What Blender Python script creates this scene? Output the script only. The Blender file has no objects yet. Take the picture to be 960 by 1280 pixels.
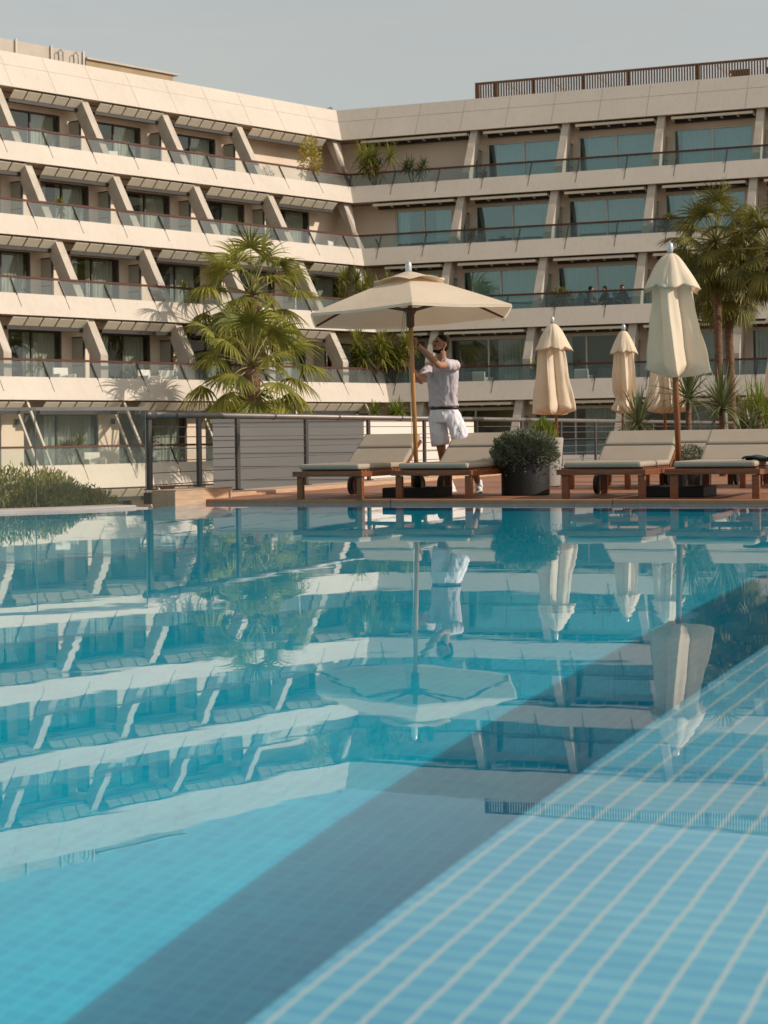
import bpy, bmesh, math, random
from math import sin, cos, pi, radians, sqrt, atan2
from mathutils import Vector, Matrix, noise as mnoise
random.seed(7)
R = random.random
def U(a, b): return a + (b - a) * random.random()
scene = bpy.context.scene
COL = scene.collection
V = Vector

# ------------------------------------------------------------------ materials
def nodes_of(name):
    m = bpy.data.materials.new(name); m.use_nodes = True
    nt = m.node_tree; nt.nodes.clear()
    out = nt.nodes.new('ShaderNodeOutputMaterial')
    return m, nt, out
def N(nt, kind, **kw):
    n = nt.nodes.new(kind)
    for k, v in kw.items():
        if k.startswith('i_'):
            key = k[2:]; key = int(key) if key.isdigit() else key.replace('_', ' ')
            n.inputs[key].default_value = v
        else: setattr(n, k, v)
    return n
def ramp(nt, fac, c0, c1, p0=0., p1=1.):
    r = N(nt, 'ShaderNodeValToRGB')
    r.color_ramp.elements[0].position = p0; r.color_ramp.elements[1].position = p1
    r.color_ramp.elements[0].color = (*c0, 1); r.color_ramp.elements[1].color = (*c1, 1)
    nt.links.new(fac, r.inputs[0]); return r.outputs[0]
def coords(nt, scale=(1, 1, 1), kind='Object'):
    t = N(nt, 'ShaderNodeTexCoord'); mp = N(nt, 'ShaderNodeMapping')
    mp.inputs['Scale'].default_value = scale
    nt.links.new(t.outputs[kind], mp.inputs[0]); return mp.outputs[0]
def noise(nt, vec, scale, detail=4., rough=.55, dist=0.):
    n = N(nt, 'ShaderNodeTexNoise'); n.inputs['Scale'].default_value = scale
    n.inputs['Detail'].default_value = detail; n.inputs['Roughness'].default_value = rough
    n.inputs['Distortion'].default_value = dist
    nt.links.new(vec, n.inputs['Vector']); return n.outputs['Fac']
def bump(nt, h, strength, dist=.01):
    b = N(nt, 'ShaderNodeBump'); b.inputs['Strength'].default_value = strength
    b.inputs['Distance'].default_value = dist
    nt.links.new(h, b.inputs['Height']); return b.outputs[0]
def mat(name, c0, c1=None, scale=3., rough=.6, stretch=(1, 1, 1), bmp=.0, bscale=None, spec=.5, metal=0., transl=0., bdist=.01):
    m, nt, out = nodes_of(name)
    p = N(nt, 'ShaderNodeBsdfPrincipled')
    p.inputs['Roughness'].default_value = rough; p.inputs['Metallic'].default_value = metal
    p.inputs['Specular IOR Level'].default_value = spec
    c1 = c1 or tuple(min(1, x * 1.15) for x in c0)
    vec = coords(nt, stretch)
    f = noise(nt, vec, scale)
    col = ramp(nt, f, c0, c1, .3, .7)
    nt.links.new(col, p.inputs['Base Color'])
    if bmp:
        nrm = bump(nt, noise(nt, vec, bscale or scale * 5), bmp, bdist)
        nt.links.new(nrm, p.inputs['Normal'])
    sh = p.outputs[0]
    if transl:
        t = N(nt, 'ShaderNodeBsdfTranslucent'); nt.links.new(col, t.inputs['Color'])
        mx = N(nt, 'ShaderNodeMixShader'); mx.inputs[0].default_value = transl
        nt.links.new(sh, mx.inputs[1]); nt.links.new(t.outputs[0], mx.inputs[2]); sh = mx.outputs[0]
    nt.links.new(sh, out.inputs[0]); return m
def glassmat(name, tint, gloss, refl, diff=None, dfac=0., rough=0.02, wob=0.):
    m, nt, out = nodes_of(name)
    t = N(nt, 'ShaderNodeBsdfTransparent'); t.inputs[0].default_value = (*tint, 1)
    g = N(nt, 'ShaderNodeBsdfGlossy'); g.inputs['Color'].default_value = (*gloss, 1); g.inputs['Roughness'].default_value = rough
    lw = N(nt, 'ShaderNodeLayerWeight'); lw.inputs['Blend'].default_value = .5
    pw_ = N(nt, 'ShaderNodeMath', operation='POWER'); pw_.inputs[1].default_value = 4.; nt.links.new(lw.outputs['Facing'], pw_.inputs[0])
    ad = N(nt, 'ShaderNodeMath', operation='MULTIPLY_ADD', use_clamp=True); ad.inputs[1].default_value = .8; ad.inputs[2].default_value = refl
    nt.links.new(pw_.outputs[0], ad.inputs[0])
    if wob:
        nrm = bump(nt, noise(nt, coords(nt), .5, 1.), wob, .05)
        nt.links.new(nrm, g.inputs['Normal'])
    mx = N(nt, 'ShaderNodeMixShader'); nt.links.new(ad.outputs[0], mx.inputs[0])
    nt.links.new(t.outputs[0], mx.inputs[1]); nt.links.new(g.outputs[0], mx.inputs[2]); sh = mx.outputs[0]
    if dfac:
        d = N(nt, 'ShaderNodeBsdfDiffuse'); d.inputs[0].default_value = (*diff, 1)
        m2 = N(nt, 'ShaderNodeMixShader'); m2.inputs[0].default_value = dfac
        nt.links.new(sh, m2.inputs[1]); nt.links.new(d.outputs[0], m2.inputs[2]); sh = m2.outputs[0]
    nt.links.new(sh, out.inputs[0]); return m

def wood(name, c0, c1, along='y', rough=.5):
    st = {'x': (1.2, 14, 14), 'y': (14, 1.2, 14), 'z': (14, 14, 1.2)}[along]
    return mat(name, c0, c1, 3., rough, st, .25, 9., .35)

def weathered(name, c0, c1):
    """painted render with faint rain streaks and blotches"""
    m, nt, out = nodes_of(name)
    p = N(nt, 'ShaderNodeBsdfPrincipled'); p.inputs['Roughness'].default_value = .8; p.inputs['Specular IOR Level'].default_value = .2
    a = ramp(nt, noise(nt, coords(nt), .35), c0, c1, .3, .7)
    st = ramp(nt, noise(nt, coords(nt, (2.2, 2.2, .25)), 2.5, 5., .6), (.80, .775, .74), (1, 1, 1), .28, .52)
    mx = N(nt, 'ShaderNodeMix', data_type='RGBA', blend_type='MULTIPLY'); mx.inputs[0].default_value = .32
    nt.links.new(a, mx.inputs[6]); nt.links.new(st, mx.inputs[7]); nt.links.new(mx.outputs[2], p.inputs['Base Color'])
    nt.links.new(bump(nt, noise(nt, coords(nt), 12.), .12), p.inputs['Normal'])
    nt.links.new(p.outputs[0], out.inputs[0]); return m
M = {}
M['render'] = weathered('cream_render', (.54, .475, .405), (.60, .53, .455))
M['render_wall'] = mat('wall_render', (.70, .57, .45), (.76, .63, .51), .5, .85, (1, 1, 1), .15, 25., .2)
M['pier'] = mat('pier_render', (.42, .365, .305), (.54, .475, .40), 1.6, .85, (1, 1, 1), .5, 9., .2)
M['white_wall'] = mat('white_wall', (.70, .62, .55), (.75, .67, .60), .6, .8)
M['joint'] = mat('joint_seal', (.22, .19, .16), None, 3., .8)
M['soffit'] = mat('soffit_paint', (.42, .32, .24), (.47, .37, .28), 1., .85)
M['slat'] = mat('canopy_slat', (.70, .64, .52), (.76, .70, .58), 2., .6)
M['dark'] = mat('dark_metal', (.025, .022, .02), (.04, .035, .03), 3., .5)
M['postmetal'] = mat('post_metal', (.05, .045, .042), (.08, .072, .066), 3., .42, metal=.3)
M['railmetal'] = mat('rail_metal', (.15, .135, .125), (.2, .18, .165), 3., .42, metal=.4)
M['cable'] = mat('cable_steel', (.10, .085, .08), None, 3., .5, metal=.2)
M['handrail'] = wood('handrail_wood', (.07, .022, .014), (.11, .038, .022), 'x')
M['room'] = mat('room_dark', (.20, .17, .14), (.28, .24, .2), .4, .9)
M['curtain'] = mat('curtain_cloth', (.62, .62, .54), (.72, .72, .64), 2., .9, transl=.3)
M['curtain2'] = mat('curtain_sheer', (.62, .66, .66), (.72, .76, .76), 2., .9, transl=.3)
M['framedark'] = mat('frame_dark', (.06, .05, .045), None, 3., .5)
M['framelight'] = mat('frame_light', (.6, .57, .5), None, 3., .45)
M['pane'] = glassmat('window_pane', (.80, .86, .82), (.75, .85, .83), .10, wob=.25)
M['pane_teal'] = glassmat('window_pane_teal', (.60, .80, .82), (.62, .88, .92), .26, wob=.3)
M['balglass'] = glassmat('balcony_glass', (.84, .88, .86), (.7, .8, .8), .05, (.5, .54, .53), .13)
M['balglass_r'] = glassmat('balcony_glass_shaded', (.62, .72, .70), (.6, .8, .82), .07, (.34, .42, .42), .10)  # right wing copy of the glass, with that wing's shade put into darker colours
M['frost'] = glassmat('frosted_glass', (.35, .38, .33), (.8, .8, .75), .05, (.46, .46, .38), .75, .3)
M['poolglass'] = glassmat('pool_fence_glass', (.95, .965, .94), (.8, .85, .85), .01, (.5, .5, .45), .02)
M['canvas'] = mat('umbrella_canvas', (.80, .68, .52), (.86, .75, .60), 2., .85, (1, 1, 1), .3, 60., .15, transl=.32)
M['canvas_open'] = mat('open_umbrella_canvas', (.80, .68, .54), (.86, .75, .61), 1.5, .85, (1, 1, 1), .35, 5., .15, transl=.42, bdist=.03)
M['finial'] = mat('finial_metal', (.5, .5, .5), None, 3., .3, metal=.6)
M['teak_pole'] = wood('teak_pole', (.42, .17, .05), (.56, .26, .09), 'z', .4)
M['pole_dark'] = wood('pole_wood', (.20, .065, .02), (.30, .11, .04), 'z', .4)
M['teak_rib'] = wood('teak_rib', (.14, .04, .02), (.2, .06, .03), 'x', .45)
M['teak'] = wood('teak_frame', (.15, .045, .018), (.27, .095, .035), 'x', .42)
M['deck'] = None
M['box_wood'] = wood('box_wood', (.42, .26, .16), (.56, .37, .24), 'y', .6)
M['mattress'] = mat('mattress_cloth', (.34, .285, .225), (.39, .33, .265), 2.5, .9, (1, 1, 1), .35, 140., .15)
M['seam_shade'] = mat('mattress_seam_shade', (.09, .085, .08), None, 3., .9)  # near-black colour stands in for the shade between cushions
M['rubber'] = mat('rubber', (.02, .018, .016), None, 3., .6)
M['black_pot'] = mat('black_planter', (.012, .011, .011), (.02, .019, .018), 2., .6, (1, 1, 1), .2, 30., .3)
M['grey_pot'] = mat('grey_planter', (.26, .235, .21), (.33, .3, .27), 2., .8, (1, 1, 1), .2, 20.)
M['soil'] = mat('soil', (.04, .03, .02), None, 5., .9)
M['wall_panel'] = mat('panel_white', (.52, .47, .42), (.58, .52, .46), 1., .7)
M['curb'] = mat('curb_stone', (.34, .30, .29), (.44, .4, .38), 2., .7, (1, 1, 1), .2, 40.)
M['coping'] = mat('coping_stone', (.5, .5, .5), (.62, .62, .62), 4., .6)
M['ground'] = mat('paving_ground', (.42, .37, .30), (.52, .46, .38), .3, .9)
M['leaf_palm'] = mat('palm_leaf', (.08, .105, .014), (.40, .37, .065), .8, .5, transl=.4, spec=.4)
M['leaf_palm_dark'] = mat('palm_leaf_dark', (.05, .065, .012), (.28, .24, .045), .9, .5, transl=.3, spec=.4)
M['petiole'] = mat('palm_petiole', (.17, .16, .05), (.25, .22, .08), 3., .6)
M['trunk'] = mat('palm_trunk', (.10, .05, .03), (.22, .13, .075), 6., .9, (1, 1, 3), .8, 10., bdist=.05)
M['leaf_grey'] = mat('grey_green_leaf', (.10, .115, .065), (.22, .235, .15), 12., .7, transl=.2)
M['leaf_bright'] = mat('bright_leaf', (.13, .18, .02), (.26, .3, .05), 9., .6, transl=.3)
M['leaf_hedge'] = mat('hedge_leaf', (.12, .14, .025), (.38, .32, .08), 3., .7, transl=.3)
M['leaf_yucca'] = mat('yucca_leaf', (.06, .09, .03), (.17, .19, .08), 5., .5, transl=.2)
M['leaf_yellow'] = mat('yellow_leaf', (.30, .24, .02), (.45, .36, .05), 4., .6, transl=.3)
M['skin'] = mat('skin', (.36, .17, .10), (.42, .21, .13), 8., .55, spec=.3)
M['shirt'] = mat('shirt_cloth', (.50, .44, .47), (.55, .49, .52), 6., .9, (1, 1, .5), .5, 9., .1, bdist=.03)
M['shorts'] = mat('shorts_cloth', (.66, .64, .68), (.72, .70, .74), 6., .9, (1, 1, .6), .5, 10., .1, bdist=.02)
M['hair'] = mat('hair', (.010, .007, .005), (.02, .014, .01), 60., .85, spec=.15)
M['leather'] = mat('belt_leather', (.012, .012, .014), None, 5., .45)
M['shoe'] = mat('shoe_white', (.7, .68, .66), None, 5., .6)
M['white_plastic'] = mat('white_cushion', (.62, .58, .52), None, 5., .7)
M['chair'] = mat('chair_white', (.7, .66, .6), None, 5., .6)
M['rope'] = mat('rope', (.55, .45, .28), None, 20., .8)
M['pergola'] = wood('pergola_wood', (.14, .075, .045), (.22, .125, .075), 'z', .7)
M['roofslab'] = mat('roof_slab', (.30, .22, .13), (.38, .28, .17), 1., .8)
M['roofpanel'] = mat('roof_panel', (.42, .36, .30), (.5, .44, .37), 1., .7)
M['cloth_dark'] = mat('dark_clothes', (.02, .03, .035), None, 5., .9)

# deck boards (local x = a, y = b)
def deck_mat():
    m, nt, out = nodes_of('deck_boards')
    p = N(nt, 'ShaderNodeBsdfPrincipled'); p.inputs['Roughness'].default_value = .6
    vec = coords(nt)
    br = N(nt, 'ShaderNodeTexBrick', offset=.37)
    br.inputs['Scale'].default_value = 1.; br.inputs['Brick Width'].default_value = 2.4; br.inputs['Row Height'].default_value = .12
    br.inputs['Mortar Size'].default_value = .005; br.inputs['Mortar Smooth'].default_value = .1
    br.inputs['Color1'].default_value = (.32, .125, .058, 1); br.inputs['Color2'].default_value = (.42, .19, .095, 1)
    br.inputs['Mortar'].default_value = (.04, .02, .012, 1)
    nt.links.new(vec, br.inputs['Vector'])
    n = noise(nt, coords(nt, (1.5, 18, 1)), 4., 5.)
    mx = N(nt, 'ShaderNodeMix', data_type='RGBA', blend_type='MULTIPLY'); mx.inputs[0].default_value = .5
    nt.links.new(br.outputs['Color'], mx.inputs[6]); nt.links.new(ramp(nt, n, (.5, .5, .5), (1, 1, 1), .3, .7), mx.inputs[7])
    nt.links.new(mx.outputs[2], p.inputs['Base Color'])
    nt.links.new(bump(nt, br.outputs['Fac'], -.4, .004), p.inputs['Normal'])
    nt.links.new(p.outputs[0], out.inputs[0]); return m
M['deck'] = deck_mat()
def tile_mat(name, w, h, mort, c1, c2, cm, stripe=None):
    m, nt, out = nodes_of(name)
    p = N(nt, 'ShaderNodeBsdfPrincipled'); p.inputs['Roughness'].default_value = .5; p.inputs['Specular IOR Level'].default_value = .1
    vec = coords(nt)
    br = N(nt, 'ShaderNodeTexBrick', offset=0.)
    br.inputs['Scale'].default_value = 1.; br.inputs['Brick Width'].default_value = w; br.inputs['Row Height'].default_value = h
    br.inputs['Mortar Size'].default_value = mort; br.inputs['Mortar Smooth'].default_value = .15
    br.inputs['Color1'].default_value = (*c1, 1); br.inputs['Color2'].default_value = (*c2, 1); br.inputs['Mortar'].default_value = (*cm, 1)
    nt.links.new(vec, br.inputs['Vector'])
    col = br.outputs['Color']
    n = noise(nt, vec, 2.2, 6., .7)
    mx = N(nt, 'ShaderNodeMix', data_type='RGBA', blend_type='MULTIPLY'); mx.inputs[0].default_value = .6
    nt.links.new(col, mx.inputs[6]); nt.links.new(ramp(nt, n, (.62, .72, .80), (1, 1, 1), .3, .7), mx.inputs[7]); col = mx.outputs[2]
    if stripe:
        sp, wd, cs = stripe
        sx = N(nt, 'ShaderNodeSeparateXYZ'); nt.links.new(vec, sx.inputs[0])
        ad = N(nt, 'ShaderNodeMath', operation='ADD'); nt.links.new(sx.outputs[0], ad.inputs[0])
        wn = N(nt, 'ShaderNodeMath', operation='MULTIPLY'); wn.inputs[1].default_value = .012
        nt.links.new(noise(nt, vec, 3., 2.), wn.inputs[0]); nt.links.new(wn.outputs[0], ad.inputs[1])
        pp = N(nt, 'ShaderNodeMath', operation='PINGPONG'); pp.inputs[1].default_value = sp / 2
        nt.links.new(ad.outputs[0], pp.inputs[0])
        f = N(nt, 'ShaderNodeMapRange'); f.inputs[1].default_value = wd * .5; f.inputs[2].default_value = wd * .9
        f.inputs[3].default_value = 1.; f.inputs[4].default_value = 0.
        nt.links.new(pp.outputs[0], f.inputs[0])
        m2 = N(nt, 'ShaderNodeMix', data_type='RGBA'); nt.links.new(f.outputs[0], m2.inputs[0])
        nt.links.new(col, m2.inputs[6]); m2.inputs[7].default_value = (*cs, 1); col = m2.outputs[2]
    nt.links.new(col, p.inputs['Base Color']); nt.links.new(p.outputs[0], out.inputs[0]); return m
M['tile'] = tile_mat('pool_mosaic', .05, .05, .003, (.002, .60, .86), (.006, .71, .94), (.08, .83, .96))
M['tile_ledge'] = tile_mat('ledge_mosaic', 3., .06, .006, (.24, .66, .88), (.36, .76, .93), (.08, .50, .82), (.066, .0058, (1., .84, .82)))
def water_mat():
    m, nt, out = nodes_of('pool_water')
    t = N(nt, 'ShaderNodeBsdfPrincipled'); t.inputs['Base Color'].default_value = (.62, .96, 1., 1); t.inputs['Specular IOR Level'].default_value = .3; t.inputs['Roughness'].default_value = 0.
    t.inputs['IOR'].default_value = 1.32; t.inputs['Transmission Weight'].default_value = 1.
    vec = coords(nt, (1, 1.25, 1))
    n1 = noise(nt, vec, 1.3, 2., .5, .3); n2 = noise(nt, vec, 4.5, 2., .5, .3)
    mm = N(nt, 'ShaderNodeMath', operation='MULTIPLY_ADD'); mm.inputs[1].default_value = .2
    nt.links.new(n2, mm.inputs[0]); nt.links.new(n1, mm.inputs[2])
    nrm = bump(nt, mm.outputs[0], 1., .00062)
    nt.links.new(nrm, t.inputs['Normal']); nt.links.new(t.outputs[0], out.inputs[0]); return m
M['water'] = water_mat()

# ------------------------------------------------------------------ mesh builder
class MB:
    def __init__(s): s.v = []; s.f = []
    def hexa(s, p):   # p: 8 points, bottom 0-3 and top 4-7 in the same turn
        b = len(s.v); s.v += [tuple(q) for q in p]
        for q in ((0, 3, 2, 1), (4, 5, 6, 7), (0, 1, 5, 4), (1, 2, 6, 5), (2, 3, 7, 6), (3, 0, 4, 7)): s.f.append(tuple(b + i for i in q))
        return s
    def box(s, x0, x1, y0, y1, z0, z1, T=None):
        p = [V((x0, y0, z0)), V((x1, y0, z0)), V((x1, y1, z0)), V((x0, y1, z0)), V((x0, y0, z1)), V((x1, y0, z1)), V((x1, y1, z1)), V((x0, y1, z1))]
        if T: p = [T @ q if isinstance(T, Matrix) else T(q) for q in p]
        return s.hexa(p)
    def loft(s, rings, cap=True, closed=True):
        b = len(s.v); n = len(rings[0])
        for r in rings: s.v += [tuple(q) for q in r]
        for i in range(len(rings) - 1):
            for j in range(n if closed else n - 1):
                k = (j + 1) % n
                s.f.append((b + i * n + j, b + i * n + k, b + (i + 1) * n + k, b + (i + 1) * n + j))
        if cap:
            s.f.append(tuple(b + j for j in range(n))[::-1]); s.f.append(tuple(b + (len(rings) - 1) * n + j for j in range(n)))
        return s
    def tube(s, pts, rad, n=10, cap=True):
        pts = [V(p) for p in pts]; rings = []
        if not hasattr(rad, '__len__'): rad = [rad] * len(pts)
        ref = None
        for i, p in enumerate(pts):
            d = (pts[min(i + 1, len(pts) - 1)] - pts[max(i - 1, 0)]).normalized()
            if ref is None: ref = V((0, 0, 1)) if abs(d.z) < .9 else V((1, 0, 0))
            x = d.cross(ref).normalized(); y = d.cross(x).normalized(); ref = -y if False else y.cross(d) * -1 if False else ref
            rings.append([p + x * (cos(2 * pi * j / n) * rad[i]) + y * (sin(2 * pi * j / n) * rad[i]) for j in range(n)])
        return s.loft(rings, cap)
    def lathe(s, prof, c=(0, 0, 0), n=24, cap=True):
        c = V(c)
        return s.loft([[c + V((r * cos(2 * pi * j / n), r * sin(2 * pi * j / n), z)) for j in range(n)] for r, z in prof], cap)
    def bar(s, p, q, w, h, up=V((0, 0, 1))):
        p, q = V(p), V(q); d = (q - p).normalized(); x = d.cross(up).normalized() * (w / 2); y = x.cross(d).normalized() * (h / 2)
        return s.hexa([p - x - y, p + x - y, p + x + y, p - x + y, q - x - y, q + x - y, q + x + y, q - x + y])
    def quad(s, *p):
        b = len(s.v); s.v += [tuple(q) for q in p]; s.f.append(tuple(range(b, b + len(p)))); return s
    def build(s, name, m, parent=None, smooth=False, loc=None, rz=0, bevel=0, fix=True):
        me = bpy.data.meshes.new(name); me.from_pydata(s.v, [], s.f)
        if fix:
            bm = bmesh.new(); bm.from_mesh(me); bmesh.ops.recalc_face_normals(bm, faces=bm.faces); bm.to_mesh(me); bm.free()
        me.materials.append(m)
        if smooth:
            for p in me.polygons: p.use_smooth = True
        o = bpy.data.objects.new(name, me); COL.objects.link(o)
        if loc is not None: o.location = loc
        o.rotation_euler = (0, 0, rz)
        if parent: o.parent = parent
        if bevel:
            b = o.modifiers.new('bevel', 'BEVEL'); b.width = bevel; b.segments = 2; b.limit_method = 'ANGLE'; b.angle_limit = radians(40)
        return o
def tag(o, label=None, cat=None, group=None, kind=None):
    if label: o['label'] = label
    if cat: o['category'] = cat
    if group: o['group'] = group
    if kind: o['kind'] = kind
    return o
def empty(name, loc=(0, 0, 0), rz=0, label=None, cat=None, group=None):
    o = bpy.data.objects.new(name, None); COL.objects.link(o); o.location = loc; o.rotation_euler = (0, 0, rz); o.empty_display_size = .2
    return tag(o, label, cat, group)
def copy_tree(o, parent=None):
    c = o.copy(); COL.objects.link(c); c.parent = parent
    for ch in list(o.children): copy_tree(ch, c)
    return c

# ------------------------------------------------------------------ frames
CAMH = .72
PHI = radians(22)                      # the pool and the right wing share this grid
AV = V((cos(PHI), -sin(PHI), 0)); BV = V((sin(PHI), cos(PHI), 0))
def AB(a, b, z=0.): return AV * a + BV * b + V((0, 0, z))
EDGE = 18.02                           # b of the deck edge
DZ = .04                               # deck level above the water

# ------------------------------------------------------------------ ground, pool, deck
g = MB(); g.quad((-400, -300, -5.6), (400, -300, -5.6), (400, 900, -5.6), (-400, 900, -5.6)); tag(g.build('ground', M['ground']), kind='structure')

WL = [(-2.43, 18.88), (-2.89, 18.42), (-3.33, 18.17), (-3.75, 17.92), (-4.6, 17.5), (-6, 16.95), (-8.5, 16.3), (-12, 15.8), (-18, 15.4)]   # waterline on the left
c0 = AB(-9.40, EDGE)
poly = [(11.2, -7), AB(13, EDGE)[:2], (c0.x, c0.y)] + [(p[0], p[1]) for p in WL] + [(-18, -7)]
w = MB(); w.quad(*[(p[0], p[1], 0.) for p in poly]); wo = tag(w.build('pool_water', M['water'], fix=False), kind='structure'); wo.cycles.is_caustics_caster = True
for p_ in wo.data.polygons: p_.use_smooth = True
# basin: floor, shallow ledge and walls, in the pool's own grid
fl = MB(); fl.quad((-26, -24, -1.33), (14, -24, -1.33), (14, EDGE, -1.33), (-26, EDGE, -1.33))
fo = tag(fl.build('pool_floor', M['tile'], rz=-PHI), kind='structure'); fo.cycles.is_caustics_receiver = True
lg = MB(); lg.box(-1.22, 13, -12, EDGE - .003, -1.325, -.45)
lo_ = tag(lg.build('pool_ledge', M['tile_ledge'], rz=-PHI), kind='structure'); lo_.cycles.is_caustics_receiver = True
pw = MB()
ring = [V((p[0], p[1], 0)) for p in poly]
for i in range(len(ring)):
    p, q = ring[i], ring[(i + 1) % len(ring)]
    pw.quad(p + V((0, 0, -1.35)), q + V((0, 0, -1.35)), q + V((0, 0, .0)), p + V((0, 0, .0)))
po = tag(pw.build('pool_wall', M['tile'], fix=False), kind='structure'); po.cycles.is_caustics_receiver = True
# deck
dk = MB(); dk.box(-9.95, 30, EDGE + .06, 62, -5.6, DZ); dk.box(13, 30, -8, EDGE + .06, -5.6, DZ)
tag(dk.build('deck', M['deck'], rz=-PHI), kind='structure')
cp = MB(); cp.box(-9.40, 13.0, EDGE - .04, EDGE + .06, -.06, DZ + .004); tag(cp.build('pool_edge_kerb', M['deck'], rz=-PHI, bevel=.012), kind='structure')
cu = MB()
for i in range(len(WL) - 1):
    p, q = V((*WL[i], 0)), V((*WL[i + 1], 0))
    def outn(k):
        a = V((*WL[max(k - 1, 0)], 0)); b = V((*WL[min(k + 1, len(WL) - 1)], 0)); d = (b - a).normalized(); return V((d.y, -d.x, 0))*1
    n0, n1 = outn(i), outn(i + 1)
    if n0.y < 0: n0 = -n0
    if n1.y < 0: n1 = -n1
    for (w0, w1, z0, z1) in ((0, .2, -.5, .012), (.2, .62, -.5, .03)):
        cu.hexa([p + n0 * w0 + V((0, 0, z0)), q + n1 * w0 + V((0, 0, z0)), q + n1 * w1 + V((0, 0, z0)), p + n0 * w1 + V((0, 0, z0)),
                 p + n0 * w0 + V((0, 0, z1)), q + n1 * w0 + V((0, 0, z1)), q + n1 * w1 + V((0, 0, z1)), p + n0 * w1 + V((0, 0, z1))])
tag(cu.build('pool_kerb', M['curb']), kind='structure')
st = MB(); st.box(-9.92, -9.4, 18.62, 44, DZ, DZ + .05); tag(st.build('deck_kerb', M['box_wood'], rz=-PHI, bevel=.008), kind='structure')
bed = MB(); bed.box(-22, -9.96, 19.2, 24, -5.6, -.35); tag(bed.build('planting_ground', M['soil'], rz=-PHI), kind='structure')

# ------------------------------------------------------------------ hotel
T_ = .5866; Z0 = 15.55 + CAMH; C0 = V((-2.081, 88., 0))
THL = radians(41.65)
NL = V((cos(THL), -sin(THL), 0)); UL = V((-sin(THL), -cos(THL), 0))
NR = V((-sin(PHI), -cos(PHI), 0)); UR = AV.copy()
det = NL.x * NR.y - NL.y * NR.x
Wv = V(((NR.y - NL.y) / det, (NL.x - NR.x) / det, 0))
CLc, CRc = Wv.dot(UL), Wv.dot(UR)
class Wing:
    def __init__(s, n, u, c): s.n, s.u, s.c = n, u, c
    def P(s, u, n, z, rake):      # u None -> the mitre with the other wing
        nn = n + (T_ * (Z0 - z) if rake else 0)
        if u is None: u = s.c * nn
        return C0 + s.u * u + s.n * nn + V((0, 0, z))
    def box(s, mb, u0, u1, n0, n1, z0, z1, rake=False):
        q = []
        for z in (z0, z1):
            for (u, n) in ((u0, n0), (u1, n0), (u1, n1), (u0, n1)): q.append(s.P(u, n, z, rake))
        mb.hexa(q)
LW, RW = Wing(NL, UL, CLc), Wing(NR, UR, CRc)
ZT = [15.55, 11.51, 8.42, 5.31, 2.21, -.89, -3.99]; ZB = [13.95] + [z - .82 for z in ZT[1:]]
ZT = [z + CAMH for z in ZT]; ZB = [z + CAMH for z in ZB]
PU = [7.2 + 4.38 * i for i in range(7)]; UEND = PU[-1] + .3
hotel = empty('hotel_building', C0 + V((0, 0, -5.6)), 0, 'cream hotel with two wings of raked balcony floors meeting in a corner behind the pool', 'hotel')
hinv = -(C0 + V((0, 0, -5.6)))
def hb(mb, name, m, parent=None, smooth=False):
    o = mb.build(name, m, None, smooth)
    if parent is None:
        o.parent = hotel; o.location = hinv
    else: o.parent = parent
    return o
def nwall(k): return T_ * (Z0 - ZT[k]) - 2.6
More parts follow.
